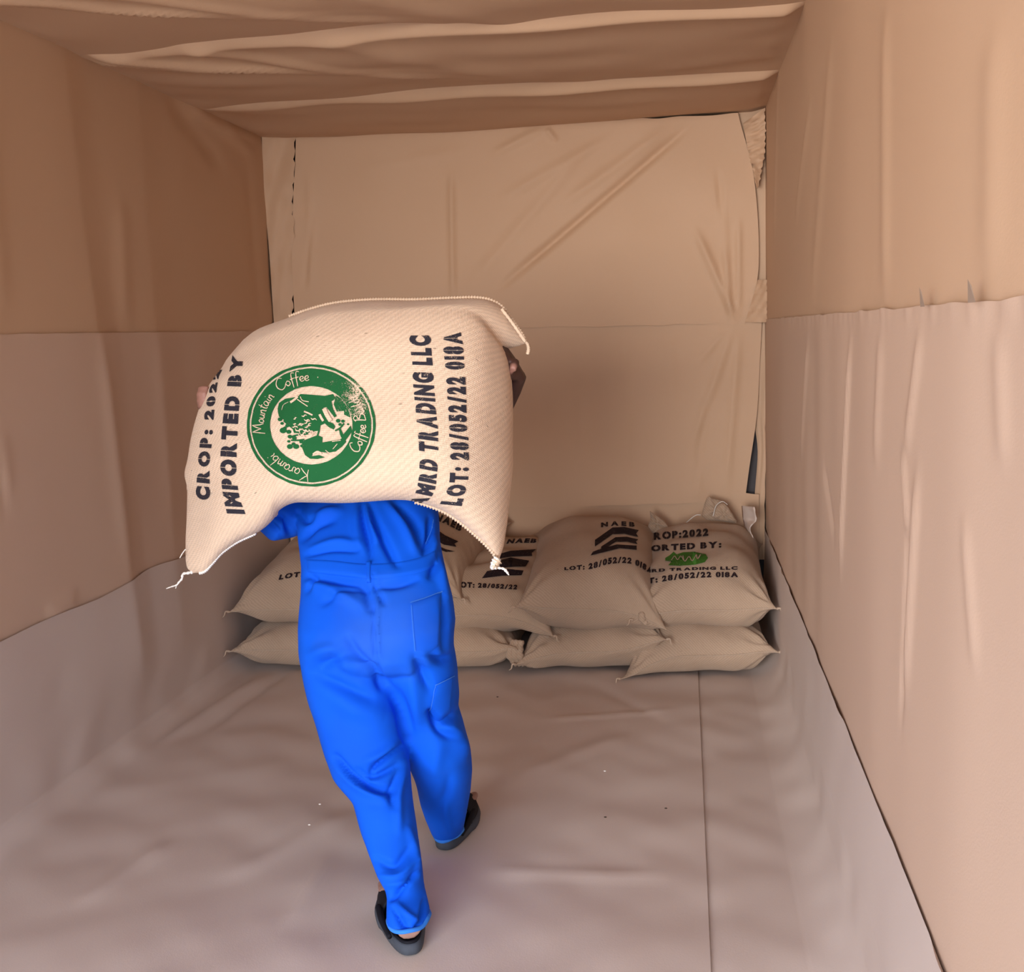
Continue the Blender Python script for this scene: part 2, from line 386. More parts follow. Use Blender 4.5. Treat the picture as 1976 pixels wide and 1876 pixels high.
# right wall
rr = np.random.RandomState(4)
fr = pxf(0, W, [(1500, 120, 1490, 480, .05, .006), (1600, 60, 1560, 600, .06, .005), (1700, 10, 1700, 600, .05, .006), (1560, 200, 1530, 430, .03, .005), (1905, 50, 1900, 560, .06, .005)])
sheet('paper_sheet', w_right, [(W, YE, ZR-.03), (W, YE, H+.03)], [(W, -.0, ZR-.03), (W, -.0, H+.03)], 0, -1, fr, 9, .0016, 300, 60, off=-.008, stretch=(1.2, .2), edge=.001, kf=(.4, 1.8))
fr = pxf(0, W, [(1640, 640, 1620, 1120, .018, .009), (1590, 900, 1610, 1050, .02, -.007), (1740, 860, 1752, 1050, .014, .006), (1770, 900, 1745, 1350, .022, .007), (1752, 1000, 1735, 1420, .014, -.006),
                (1860, 1000, 1880, 1300, .02, .004), (1920, 640, 1930, 900, .03, .004), (1700, 640, 1690, 900, .03, .005), (1775, 640, 1745, 880, .02, .006), (1560, 650, 1545, 900, .03, .006)])
sheet('paper_sheet', w_right, [(W, YE, .38), (W, YE, ZR)], [(W, -.0, .38), (W, -.0, ZR)], 0, -1, fr, 13, .0016, 360, 70, off=-.001, curl=.0018, stretch=(1.3, .2), edge=.0015, mat=PAPER_LOW)
# small dark patches: gap shadows above the right seam put in as shapes
def tabs(parent, lst, x):
    for (px, py, w, h) in lst:
        c = onplane(px, py, 0, x); V = [c+np.array(d) for d in ((0, -w, 0), (0, w, 0), (-.004, .3*w, h), (-.002, -.3*w, h*.7))]
        mesh_obj('seam_shadow', V, [(0, 1, 2, 3)], DARKTAB, parent, smooth=False)
DARKTAB = paper_material('kraft_paper_seam_shade', (0.36, 0.26, 0.19), (0.33, 0.24, 0.18))
tabs(w_right, [(1780, 592, .016, .03), (1875, 584, .020, .03)], W-.013)

# back wall: steel behind, three sheets and the corner strips
yb = -.03
def bw(px, py, y=yb): return at(px, py, y)
fb = pxf(1, yb, [(1330, 245, 960, 560, .018, -.026), (1290, 250, 1080, 400, .025, .012), (1180, 265, 960, 390, .025, .010), (1050, 250, 950, 300, .02, .012), (1055, 250, 1075, 275, .012, .014),
                 (872, 330, 877, 590, .014, .016), (1420, 620, 1340, 440, .018, .020), (1410, 620, 1390, 380, .014, .018), (1400, 500, 1385, 330, .010, -.014), (1425, 610, 1425, 420, .012, .014),
                 (600, 330, 605, 560, .02, .008), (590, 560, 607, 400, .012, -.008), (1130, 290, 900, 560, .03, .009), (700, 330, 900, 290, .03, .004)])
sheet('paper_sheet', w_back, [bw(572, 640), bw(566, 480), bw(572, 340), bw(574, 267)], [bw(1437, 625), bw(1463, 520), bw(1455, 350), bw(1424, 222)], 1, -1, fb, 21, .004, 200, 120, off=.022, edge=.004)
fb = pxf(1, yb, [(1415, 630, 1335, 860, .018, .012), (1400, 640, 1345, 700, .015, .008), (1425, 640, 1400, 950, .018, .012), (1370, 760, 1335, 950, .015, -.008), (1205, 640, 1215, 940, .02, .006), (1290, 640, 1300, 800, .02, .005), (1120, 640, 1125, 900, .03, .006), (1340, 880, 1350, 960, .02, .008)])
sheet('paper_sheet', w_back, [bw(590, 990), bw(572, 617)], [bw(1437, 968), bw(1446, 900), bw(1460, 800), bw(1466, 700), bw(1470, 617)], 1, -1, fb, 23, .004, 160, 80, off=.012, edge=.003)
sheet('paper_sheet', w_back, [(.02, yb, .0), (.02, yb, .62)], [(W-.03, yb, .0), (W-.03, yb, .63)], 1, -1, (), 24, .005, 120, 40, off=.005, edge=.006)
# hanging corner strips
def strip(name, parent, Lp, Rp, Yl, Yr, seed, amp=.012, nu=16, nv=70, jag=6):
    A = crom(Lp, nv); B = crom(Rp, nv); V = []
    f = Field(seed, 10, (1, 6)); 
    for j in range(nv):
        for i in range(nu):
            u = i/(nu-1); p = A[j]*(1-u)+B[j]*u; y = Yl*(1-u)+Yr*u
            q = f(np.array([[u*.4, j/nv*2.2]]))[0]
            jx = jag*(1 if i == nu-1 else 0)*math.sin(j*1.9)*abs(math.sin(j*.7))
            V.append(at(p[0]+jx, p[1], y+amp*q))
    return mesh_obj(name, V, gridfaces(nu, nv), PAPER, parent)
strip('paper_strip', w_back, [(505, 256), (508, 360), (519, 480), (530, 640), (544, 760), (556, 950), (566, 1150)], [(570, 258), (565, 400), (567, 440), (566, 640), (575, 760), (600, 950), (612, 1150)], -.07, -.05, 31, jag=3, nv=110)
strip('paper_strip', w_back, [(1434, 238), (1445, 300), (1457, 352)], [(1476, 208), (1476, 290), (1462, 365)], -.05, -.10, 33, .009, 16, 40, 2)
strip('paper_strip', w_back, [(1424, 200), (1440, 400), (1445, 600), (1453, 790), (1462, 870), (1456, 965), (1456, 1080)], [(1492, 200), (1492, 400), (1490, 600), (1478, 790), (1478, 870), (1476, 965), (1476, 1080)], -.012, -.03, 39, .003, 10, 60, 1)
strip('paper_strip', w_back, [(1462, 540), (1448, 590), (1437, 622)], [(1480, 540), (1480, 600), (1480, 622)], -.06, -.12, 35, .004, 10, 24, 1)
# white crumpled carton flap low in the right corner
sc = strip('paper_scrap', None, [(1432, 976), (1434, 1000), (1438, 1018), (1434, 1050)], [(1456, 978), (1460, 1005), (1448, 1020), (1462, 1056)], -.16, -.28, 37, .012, 10, 16, 1)
sm = sc.modifiers.new('t', 'SOLIDIFY'); sm.thickness = .003
sc.data.materials.clear(); sc.data.materials.append(paper_material('pale_paper', (.70, .58, .50), (.64, .52, .45)))
tag(sc, 'crumpled pale paper scrap standing behind the right-hand sack in the corner', 'paper')

# ceiling: overlapping lengths with a drooping front lip
lips = [-5.75, -4.6, -3.55, -2.55, -1.80, -.85, .06]
for k in range(len(lips)-1):
    y0, y1 = lips[k], lips[k+1]
    nu, nv = 130, 70; V = []
    f = Field(50+k, 14, (.7, 3.2), stretch=(.6, 1.4)); f2 = Field(70+k, 8, (.5, 1.6))
    us = np.linspace(0, 1, nu); vs = np.linspace(0, 1, nv)**2.4
    for v in vs:
        for u in us:
            x = -.02+u*(W+.04); bow = -.10*math.sin(math.pi*u)*(1-v)*(1 if k > 1 else 0)
            b1 = -.10*math.sin(math.pi*u)*v*(1 if 0 < k < len(lips)-2 and k+1 > 1 else 0); y = y0+(y1+.11-y0)*v+bow+b1
            dy = (y1-y0)*v
            lip = .036*float(sstep(0, .05, dy))*math.exp(-max(0, dy-.05)/.08)*(.8+.2*math.sin(3*u+k))*(.35+.65*float(sstep(0, .2, u)))
            sag = .035*math.sin(math.pi*u)**.7*math.sin(math.pi*min(1, v*.9+.1))
            fo = 0
            if k == 3 or k == 4:
                for (cx, cs, wd, am) in ((.25, .9, .03, .018), (.55, .55, .025, .014), (.12, 1.4, .02, .012), (1.0, .35, .04, .012)):
                    t = (x-cx)*.45-(y-y0-.1)*cs
                    fo += am*math.exp(-(t/wd)**2)*math.exp(-((x-cx)/.7)**2)
            h = lip+sag+fo-.035*math.exp(-dy/.02)*(k > 0)
            V.append([x, y, H-h])
    V = np.array(V); Q = V[:, :2].copy()
    V[:, 2] -= .005*f(Q)+.006*f2(Q)
    edge = np.minimum(V[:, 0], W-V[:, 0]); V[:, 2] = H+.004-(H+.004-V[:, 2])*sstep(-.02, .06, edge)
    mesh_obj('paper_sheet', V, gridfaces(nu, nv, flip=True), PAPER, ceil)

# floor paper: two lengths, turned up along the walls
def floor_sheet(side, seed, folds):
    nu, nv = 150, 240; r = .07 if side == 'l' else .12
    top = .585 if side == 'l' else .463
    xs = 2.018; seed0 = seed; seed = 81
    # profile (x,z) polyline with rounded cove
    prof = []
    if side == 'l':
        prof = [(0.005, top), (0.006, .45), (0.009, .3), (.014, r)]+[(r+.014-r*math.cos(a), r-r*math.sin(a)) for a in np.linspace(.15, math.pi/2, 8)]+[(.13, 0), (.22, 0), (.5, 0), (1.0, 0), (1.5, 0), (1.8, 0), (xs, 0)]
    else:
        prof = [(xs-.15, -.014), (xs-.05, -.010), (xs, -.0065), (xs+.06, -.001)]+[(W-.014-r+r*math.sin(a), r-r*math.cos(a)) for a in np.linspace(0, math.pi/2-.1, 8)]+[(W-.012, .2), (W-.006, .33), (W-.0036, top)]
    pr = crom(prof, nu); ys = np.linspace(YE, -.03, nv); V = []
    f = Field(seed, 16, (.8, 3.5), stretch=(1, 1)); f2 = Field(seed+1, 10, (3, 7))
    s = np.r_[0, np.cumsum(np.linalg.norm(np.diff(pr, axis=0), axis=1))]
    T = np.gradient(pr, axis=0); T /= np.linalg.norm(T, axis=1)[:, None]; Nn = np.stack([-T[:, 1], T[:, 0]], -1)
    Nn *= 1.0
    P = np.zeros((nv, nu, 3)); P[:, :, 0] = pr[None, :, 0]; P[:, :, 2] = pr[None, :, 1]; P[:, :, 1] = ys[:, None]
    S = np.repeat(s[None], nv, 0)
    Q = np.stack([P[:, :, 0].ravel()+(-1 if side == 'l' else 1)*P[:, :, 2].ravel(), P[:, :, 1].ravel()], -1)
    h = (.0030*f(Q)+.0012*f2(Q))*np.where(P[:, :, 2].ravel() > .2, .35, 1)
    Q2 = np.stack([P[:, :, 0].ravel(), P[:, :, 1].ravel()], -1)
    h += folds2d(Q2, folds)*(P[:, :, 2].ravel() < .1)
    h = h.reshape(nv, nu)
    h[:, (0 if side == 'l' else -1)] += .001+.0035*np.maximum(0, Field(seed+9, 8, (1, 5), dim=1)(ys[:, None])-.3)
    P[:, :, 0] += h*Nn[None, :, 0]; P[:, :, 2] += h*Nn[None, :, 1]
    if side == 'l':   # the top edge wanders
        P[:, :, 0] += bulge(P.reshape(-1, 3)).reshape(nv, nu)*(P[:, :, 0] < .2)
        P[:, 0, 2] += .012*Field(seed+3, 6, (.4, 1.5), dim=1)(ys[:, None])
    P[:, :, 2] = np.where(pr[None, :, 1] < .003, np.maximum(P[:, :, 2], -.03), P[:, :, 2])
    mesh_obj('paper_sheet', P.reshape(-1, 3), gridfaces(nu, nv), PAPER_FLOOR, flr)
floor_sheet('l', 81, pxf(2, 0, [(300, 1440, 520, 1300, .03, .012), (380, 1420, 560, 1290, .025, -.010), (420, 1700, 700, 1560, .04, .005), (560, 1790, 640, 1640, .03, .006), (1000, 1500, 1200, 1420, .04, .005),
                               (940, 1680, 1300, 1690, .03, .005), (1050, 1390, 1300, 1370, .02, .006), (150, 1750, 330, 1620, .03, .006), (1130, 1310, 1290, 1400, .03, -.005)]))
floor_sheet('r', 85, [])

# ------------------------------------------------------------------ sacks
def arc_uv(P, nu, nv):
    G3 = P.reshape(nv, nu, 3)
    du = np.linalg.norm(np.diff(G3, axis=1), axis=2); dv = np.linalg.norm(np.diff(G3, axis=0), axis=2)
    U = np.concatenate([np.zeros((nv, 1)), np.cumsum(du, 1)], 1); U -= U[:, nu//2][:, None]
    Vv = np.concatenate([np.zeros((1, nu)), np.cumsum(dv, 0)], 0); Vv -= Vv[nv//2][None, :]
    return np.stack([U.ravel(), Vv.ravel()], -1)
def sack_mesh(name, top, bot, nu, nv, mat, parent=None):
    """two grids (nv*nu,3) sharing their border -> closed sack with weave UVs"""
    V = list(top); uv = list(arc_uv(top, nu, nv)); F = gridfaces(nu, nv)
    ub = arc_uv(bot, nu, nv); idx = {}
    for j in range(nv):
        for i in range(nu):
            k = j*nu+i
            if i in (0, nu-1) or j in (0, nv-1): idx[k] = k
            else: idx[k] = len(V); V.append(bot[k]); uv.append(ub[k])
    for f in gridfaces(nu, nv, flip=True): F.append(tuple(idx[a] for a in f))
    return mesh_obj(name, V, F, mat, parent, uv=np.array(uv))
SACKS = {}
def pillow(w, l, ht, hb, corners, seed, ear=.05, waist=.045, lump=.008, nu=61, nv=81, bend=None, pu=3.4):
    """local grids: x across, y along (-1 = front end). corners: z offset of (fl, fr, bl, br)."""
    a = np.linspace(-1, 1, nu); b = np.linspace(-1, 1, nv)
    u = np.sin(a*math.pi/2); v = np.sin(b*math.pi/2); U, Vv = np.meshgrid(u, v); U = U.ravel(); Vv = Vv.ravel()
    pr = np.sqrt(np.clip(1-np.abs(U)**pu, 0, 1)*np.clip(1-np.abs(Vv)**5, 0, 1))
    c = np.abs(U*Vv)**14
    x = w/2*U*(1-waist*(1-np.abs(Vv)**2.2))*(1+ear/w*1.4*c)
    y = l/2*Vv*(1-waist*.6*(1-np.abs(U)**2.2))*(1+ear/l*1.4*c)
    fl, fr, bl, br = corners
    wz = (np.where(Vv < 0, np.where(U < 0, fl, fr), np.where(U < 0, bl, br)))*(np.abs(U)**2.5)*(np.abs(Vv)**2.5)
    f = Field(seed, 12, (2, 6)); P2 = np.stack([x, y], -1)
    an = np.arctan2(np.abs(y)-l/2, np.abs(x)-w/2); rr = np.hypot(np.abs(x)-w/2, np.abs(y)-l/2)
    puck = .010*np.sin(an*11+seed)*np.exp(-(rr/.13)**2)*(1-c)
    eg = 1-np.maximum(np.abs(U), np.abs(Vv)); puck2 = .004*np.sin((x+y)*95+seed)*np.exp(-(eg/.08)**2)*(eg > 0)
    zt = ht*pr+(lump*f(P2)+puck+puck2)*np.minimum(1, pr*3)+wz; zb = -hb*pr+(lump*f(P2+3)+puck)*np.minimum(1, pr*3)+wz
    top = np.stack([x, y, zt], -1); bot = np.stack([x, y, zb], -1)
    if bend is not None: top, bot = bend(top), bend(bot)
    return top, bot, nu, nv
def place(P, loc, rx=0, ry=0, rz=0):
    R = (Matrix.Rotation(math.radians(rz), 3, 'Z')@Matrix.Rotation(math.radians(rx), 3, 'X')@Matrix.Rotation(math.radians(ry), 3, 'Y'))
    return P@np.array(R).T+np.array(loc)
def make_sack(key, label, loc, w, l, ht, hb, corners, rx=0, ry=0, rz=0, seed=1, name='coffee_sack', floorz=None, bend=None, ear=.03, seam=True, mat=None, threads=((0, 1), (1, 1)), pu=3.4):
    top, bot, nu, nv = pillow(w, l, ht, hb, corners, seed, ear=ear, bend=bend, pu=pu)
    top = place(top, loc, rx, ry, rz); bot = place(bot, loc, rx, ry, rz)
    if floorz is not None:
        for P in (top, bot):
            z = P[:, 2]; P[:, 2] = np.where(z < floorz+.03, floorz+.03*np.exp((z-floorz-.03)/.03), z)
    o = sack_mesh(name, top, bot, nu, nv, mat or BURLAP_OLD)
    tag(o, label, 'sack', 'coffee sacks stacked against the back wall')
    if seam:
        V, F = tube(top[:nu:3]+np.array([0, -.002, 0]), .0022, 6, n=160, bead=.35, beadn=60)
        mesh_obj('stitched_seam', V, F, CORD2, o)
    for k, on in threads:
        if on:
            c = top[0] if k == 0 else top[nu-1]; s = -1 if k == 0 else 1
            V, F = tube([c, c+np.array([s*.012, -.010, .004]), c+np.array([s*.016, -.016, -.012]), c+np.array([s*.026, -.014, -.02])], [.006, .004, .003, .002], 6, n=14)
            mesh_obj('knotted_corner', V, F, CORD2, o)
    SACKS[key] = o
    return o
# bottom row
make_sack('B1', 'lower sack of coffee on the floor in the left corner', (.345, -.52, .105), .57, .84, .115, .11, (0.0, .0, 0, 0), seed=1, floorz=.004)
make_sack('B3', 'floor-row sack of coffee whose right ear laps over the corner sack', (1.585, -.52, .105), .58, .84, .115, .11, (-.04, .06, 0, 0), seed=3, floorz=.004, ry=-1)
make_sack('B4', 'lower sack of coffee in the right corner, left ear flat on the floor', (2.02, -.53, .10), .56, .86, .13, .11, (-.10, .03, 0, 0), seed=4, floorz=.004, ear=.05)
def b2(P):   # gathered right front end
    P = P.copy(); t = sstep(.20, .31, P[:, 0])*sstep(-.3, -.42, P[:, 1]); P[:, 2] *= 1-.25*t
    P[:, 2] += .012*np.sin(P[:, 1]*70)*t; return P
b = make_sack('B2', 'floor-row sack of coffee with a gathered, puckered right end', (.965, -.52, .10), .60, .84, .11, .11, (0, .02, 0, 0), seed=2, floorz=.004, bend=b2, threads=((0, 0), (1, 0)))
for k in range(3):   # puckered ruffle at its end
    c0 = at(992+k*7, 1236, -.91-.006*k); c1 = at(984+k*9, 1262, -.94); c2 = at(996+k*7, 1284, -.92)
    V, F = tube([c0, c1, c2], [.012, .018, .009], 8, n=20, bead=.15, beadn=4)
    mesh_obj('gathered_pleat', V, F, BURLAP_OLD, b, uv=np.array([[v[0], v[2]] for v in V]))
# top row
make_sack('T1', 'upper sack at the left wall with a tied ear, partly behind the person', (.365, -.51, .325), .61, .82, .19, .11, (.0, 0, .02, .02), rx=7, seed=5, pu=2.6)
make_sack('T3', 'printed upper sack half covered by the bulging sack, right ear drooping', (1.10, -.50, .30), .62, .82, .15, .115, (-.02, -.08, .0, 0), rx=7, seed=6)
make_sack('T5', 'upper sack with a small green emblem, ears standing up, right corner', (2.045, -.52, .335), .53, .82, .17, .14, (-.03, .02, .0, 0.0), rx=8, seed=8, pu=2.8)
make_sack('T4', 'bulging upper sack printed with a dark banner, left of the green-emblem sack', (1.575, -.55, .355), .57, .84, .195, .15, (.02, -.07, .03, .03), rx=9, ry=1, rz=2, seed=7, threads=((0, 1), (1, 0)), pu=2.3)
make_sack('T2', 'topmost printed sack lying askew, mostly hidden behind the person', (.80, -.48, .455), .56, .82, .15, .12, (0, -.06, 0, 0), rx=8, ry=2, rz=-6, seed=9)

# ------------------------------------------------------------------ print: outlines laid on a mesh along the view rays of their corners
def bvh_of(o):
    me = o.data
    V = np.zeros(len(me.vertices)*3); me.vertices.foreach_get('co', V); V = V.reshape(-1, 3)
    return BVHTree.FromPolygons([Vector(v) for v in V], [tuple(p.vertices) for p in me.polygons])
_glyph = {}
GAPS = {'O': [.5], '0': [.5], 'D': [.42], 'R': [.42], 'P': [.42], 'A': [.5], '8': [.5], 'B': [.42], '6': [.5], '9': [.5], 'Q': [.5], 'G': [], '2': [], 'E': []}
def glyph(ch, bold=.035):
    if (ch, bold) in _glyph: return _glyph[(ch, bold)]
    cu = bpy.data.curves.new('g', 'FONT'); cu.body = ch; cu.size = 1.0; cu.offset = bold; cu.resolution_u = 4; cu.fill_mode = 'FRONT'; cu.extrude = 0
    o = bpy.data.objects.new('g', cu); COL.objects.link(o)
    dg = bpy.context.evaluated_depsgraph_get(); me = bpy.data.meshes.new_from_object(o.evaluated_get(dg))
    bpy.data.objects.remove(o); bpy.data.curves.remove(cu)
    bm = bmesh.new(); bm.from_mesh(me); bpy.data.meshes.remove(me)
    bmesh.ops.remove_doubles(bm, verts=bm.verts, dist=1e-5)
    if len(bm.verts) == 0: bm.free(); _glyph[(ch, bold)] = None; return None
    xs = [v.co.x for v in bm.verts]; x0, x1 = min(xs), max(xs)
    def cut(co, no): bmesh.ops.bisect_plane(bm, geom=bm.verts[:]+bm.edges[:]+bm.faces[:], plane_co=co, plane_no=no)
    for g in GAPS.get(ch, []):
        cx = x0+(x1-x0)*g; hw = .016
        for c in (cx-hw, cx+hw): cut((c, 0, 0), (1, 0, 0))
        bad = [f for f in bm.faces if abs(f.calc_center_median().x-cx) < hw]
        bmesh.ops.delete(bm, geom=bad, context='FACES')
    for k in range(1, 6): cut((0, .75*k/6, 0), (0, 1, 0))
    for k in range(1, 4): cut((x0+(x1-x0)*k/4, 0, 0), (1, 0, 0))
    bmesh.ops.triangulate(bm, faces=bm.faces[:])
    V = np.array([v.co[:2] for v in bm.verts]); bm.verts.index_update()
    F = [tuple(v.index for v in f.verts) for f in bm.faces]; bm.free()
    _glyph[(ch, bold)] = (V-np.array([x0, 0]), F, x1-x0); return _glyph[(ch, bold)]
def text_flat(s, bold=.035, gap=.09, space=.38):
    """flat text; x from 0..width, y cap height ~ .73"""
    V, F, x = [], [], 0.
    for ch in s:
        if ch == ' ': x += space; continue
        g = glyph(ch, bold)
        if g is None: continue
        b = len(V); V.extend([(p[0]+x, p[1]) for p in g[0]]); F.extend([tuple(i+b for i in f) for f in g[1]]); x += g[2]+gap
    return np.array(V), F, x-gap
def line_text(s, base, cap, bold=.035, gap=.09, mode='fit', space=.38):
    """flat text laid between two picture polylines (baseline, cap line) -> px"""
    V, F, wd = text_flat(s, max(bold, .062), max(gap, .12), space); B = crom(base, 120); C = crom(cap, 120); t = np.linspace(0, 1, 120)
    u = V[:, 0]/wd; v = V[:, 1]/.73
    bx = np.stack([np.interp(u, t, B[:, k]) for k in (0, 1)], -1); cx = np.stack([np.interp(u, t, C[:, k]) for k in (0, 1)], -1)
    return bx+(cx-bx)*v[:, None], F
def project(name, parts, bvh, mat, parent, off=.0028, maxd=20):
    if name in ('printed_lettering', 'printed_banner') and len(parts) > 1:
        for q in parts: project(name, [q], bvh, mat, parent, off, maxd)
        return None
    V, F = join([([tuple(p) for p in v], f) for v, f in parts]); out = []; ok = []
    o0 = Vector(CAM)
    for (x, y) in V:
        d = Vector(ray(x, y)).normalized(); h = bvh.ray_cast(o0, d, maxd)
        if h[0] is None: out.append((0, 0, 0)); ok.append(False); continue
        n = h[1] if h[1].dot(d) < 0 else -h[1]
        out.append(h[0]+n*off-d*off*.6); ok.append(True)
    F2 = []
    for f in F:
        if all(ok[i] for i in f):
            p = [out[i] for i in f]
            if max((p[0]-q).length for q in p) < .12: F2.append(f)
    used = sorted({i for f in F2 for i in f}); mp = {k: i for i, k in enumerate(used)}
    if not used: return None
    ob = mesh_obj(name, [out[i] for i in used], [tuple(mp[i] for i in f) for f in F2], mat, parent)
    if name == 'printed_highlight' or name == 'printed_emblem': ob['kind'] = 'stuff'
    return ob
def poly_flat(pts, step=9.0):
    """filled polygon in px, triangulated and cut on a grid so it can follow the cloth"""
    bm = bmesh.new(); vs = [bm.verts.new((p[0], p[1], 0)) for p in pts]
    es = [bm.edges.new((vs[i], vs[(i+1) % len(vs)])) for i in range(len(vs))]
    bmesh.ops.triangle_fill(bm, edges=es, use_beauty=True)
    P = np.array(pts)
    for ax in (0, 1):
        c = math.floor(P[:, ax].min()/step)*step+step
        while c < P[:, ax].max():
            co = [0, 0, 0]; co[ax] = c; no = [0, 0, 0]; no[ax] = 1
            bmesh.ops.bisect_plane(bm, geom=bm.verts[:]+bm.edges[:]+bm.faces[:], plane_co=co, plane_no=no); c += step
    bmesh.ops.triangulate(bm, faces=bm.faces[:]); bm.verts.index_update()
    r = ([tuple(v.co[:2]) for v in bm.verts], [tuple(v.index for v in f.verts) for f in bm.faces]); bm.free(); return r
def ribbon(pts, w, n=None):
    P = crom(pts, n or max(5, 5*len(pts))); T = np.gradient(P, axis=0); T /= np.linalg.norm(T, axis=1)[:, None]+1e-9
    Nn = np.stack([-T[:, 1], T[:, 0]], -1); ww = w*np.ones(len(P)) if not hasattr(w, '__len__') else np.interp(np.linspace(0, 1, len(P)), np.linspace(0, 1, len(w)), w)
    V = [tuple(p) for p in np.vstack([P+Nn*ww[:, None]/2, P-Nn*ww[:, None]/2])]; n = len(P)
    return V, [(i, i+1, n+i+1, n+i) for i in range(n-1)]
def ring(cx, cy, r0, r1, rx=1., ry=1., n=96, nr=6, wob=0.0):
    V = []; F = []
    for j in range(nr+1):
        r = r0+(r1-r0)*j/nr
        for i in range(n):
            a = 2*math.pi*i/n; k = 1+wob*math.sin(a*23+j)*math.sin(a*7)
            V.append((cx+rx*r*k*math.cos(a), cy+ry*r*k*math.sin(a)))
    for j in range(nr):
        for i in range(n): F.append((j*n+i, j*n+(i+1) % n, (j+1)*n+(i+1) % n, (j+1)*n+i))
    return V, F

# prints on the stacked sacks
bv = bvh_of(SACKS['T5'])
project('printed_lettering', [line_text('CROP:2022', [(1246, 1043), (1300, 1039), (1367, 1034)], [(1246, 1030), (1300, 1026), (1367, 1021)], gap=.05),
    line_text('IMPORTED BY:', [(1218, 1066), (1300, 1062), (1392, 1057)], [(1218, 1056), (1300, 1051), (1392, 1046)], .045),
    line_text('AMRD TRADING LLC', [(1228, 1107), (1330, 1101), (1423, 1100)], [(1228, 1101), (1330, 1096), (1423, 1094)], .03),
    line_text('LOT: 28/052/22 018A', [(1225, 1131), (1330, 1116), (1424, 1114)], [(1225, 1121), (1330, 1106), (1424, 1105)], .035)], bv, INK_BACK, SACKS['T5'])
project('printed_emblem', [poly_flat([(1284, 1078), (1292, 1073), (1300, 1066), (1306, 1071), (1318, 1067), (1340, 1066), (1362, 1071), (1366, 1078), (1360, 1086), (1340, 1091), (1312, 1093), (1290, 1092), (1296, 1085), (1284, 1083)], 5)], bv, GREEN_BACK, SACKS['T5'])
project('printed_highlight', [ribbon([(1296, 1083), (1302, 1075), (1308, 1082), (1314, 1075), (1320, 1083)], 1.6), ribbon([(1318, 1074), (1322, 1085), (1330, 1076), (1336, 1084), (1344, 1072)], 1.6), ribbon([(1344, 1072), (1346, 1080), (1352, 1072)], 2.2)], bv, BURLAP_OLD, SACKS['T5'], off=.0045)
bv = bvh_of(SACKS['T4'])
flag = lambda x0, x1, y0, y1, h, dy: [(x0, y0), ((x0+x1)/2-8, y1-dy), ((x0+x1)/2+14, y1-dy-1), (x1, y1), (x1-5, y1+h*.5), (x1-1, y1+h), ((x0+x1)/2+14, y1-dy+h-1), ((x0+x1)/2-8, y1-dy+h), (x0, y0+h)]
project('printed_lettering', [line_text('NAEB', [(1160, 1018), (1190, 1015), (1224, 1017)], [(1160, 1010), (1190, 1007), (1224, 1009)], .04, gap=.3),
    line_text('LOT: 28/052/22 018A', [(1089, 1101), (1140, 1098), (1180, 1088), (1220, 1089), (1258, 1108)], [(1089, 1096), (1140, 1088), (1180, 1077), (1222, 1079), (1260, 1098)], .035)], bv, INK_BACK, SACKS['T4'])
project('printed_banner', [poly_flat(flag(1148, 1232, 1043, 1024, 13, 5), 5), poly_flat(flag(1160, 1231, 1056, 1042, 9, 4), 5), poly_flat([(1144, 1066), (1160, 1060), (1190, 1052), (1228, 1054), (1228, 1062), (1196, 1059), (1168, 1066), (1140, 1073)], 5)], bv, INK_BACK, SACKS['T4'])
bv = bvh_of(SACKS['T3'])
project('printed_lettering', [line_text('NAEB', [(977, 1050), (1005, 1048), (1034, 1048)], [(981, 1042), (1007, 1040), (1036, 1041)], .05, gap=.1),
    line_text('LOT: 28/052/22', [(880, 1134), (940, 1135), (997, 1138)], [(880, 1123), (940, 1127), (999, 1130)], .045)], bv, INK_BACK, SACKS['T3'])
project('printed_banner', [poly_flat([(960, 1071), (985, 1064), (1034, 1061), (1026, 1068), (1027, 1074), (990, 1075), (962, 1079)], 5), poly_flat([(955, 1085), (985, 1077), (1021, 1083), (1014, 1094), (985, 1095), (950, 1099)], 5), poly_flat([(940, 1103), (970, 1098), (1010, 1102), (1006, 1111), (970, 1112), (930, 1117)], 5)], bv, INK_BACK, SACKS['T3'])
bv = bvh_of(SACKS['T2'])
project('printed_lettering', [line_text('NAEB', [(838, 1003), (862, 1012), (888, 1026)], [(843, 992), (868, 1001), (892, 1016)], .05, gap=.12)], bv, INK_BACK, SACKS['T2'])
project('printed_banner', [poly_flat([(842, 1022), (858, 1034), (884, 1046), (876, 1050), (880, 1056), (856, 1052), (842, 1044)], 5), poly_flat([(843, 1053), (860, 1061), (878, 1065), (860, 1066), (843, 1060)], 5)], bv, INK_BACK, SACKS['T2'])
bv = bvh_of(SACKS['T1'])
project('printed_lettering', [line_text('LOT: 28', [(538, 1119), (570, 1114), (615, 1112)], [(541, 1110), (572, 1105), (615, 1103)], .05)], bv, INK_BACK, SACKS['T1'])
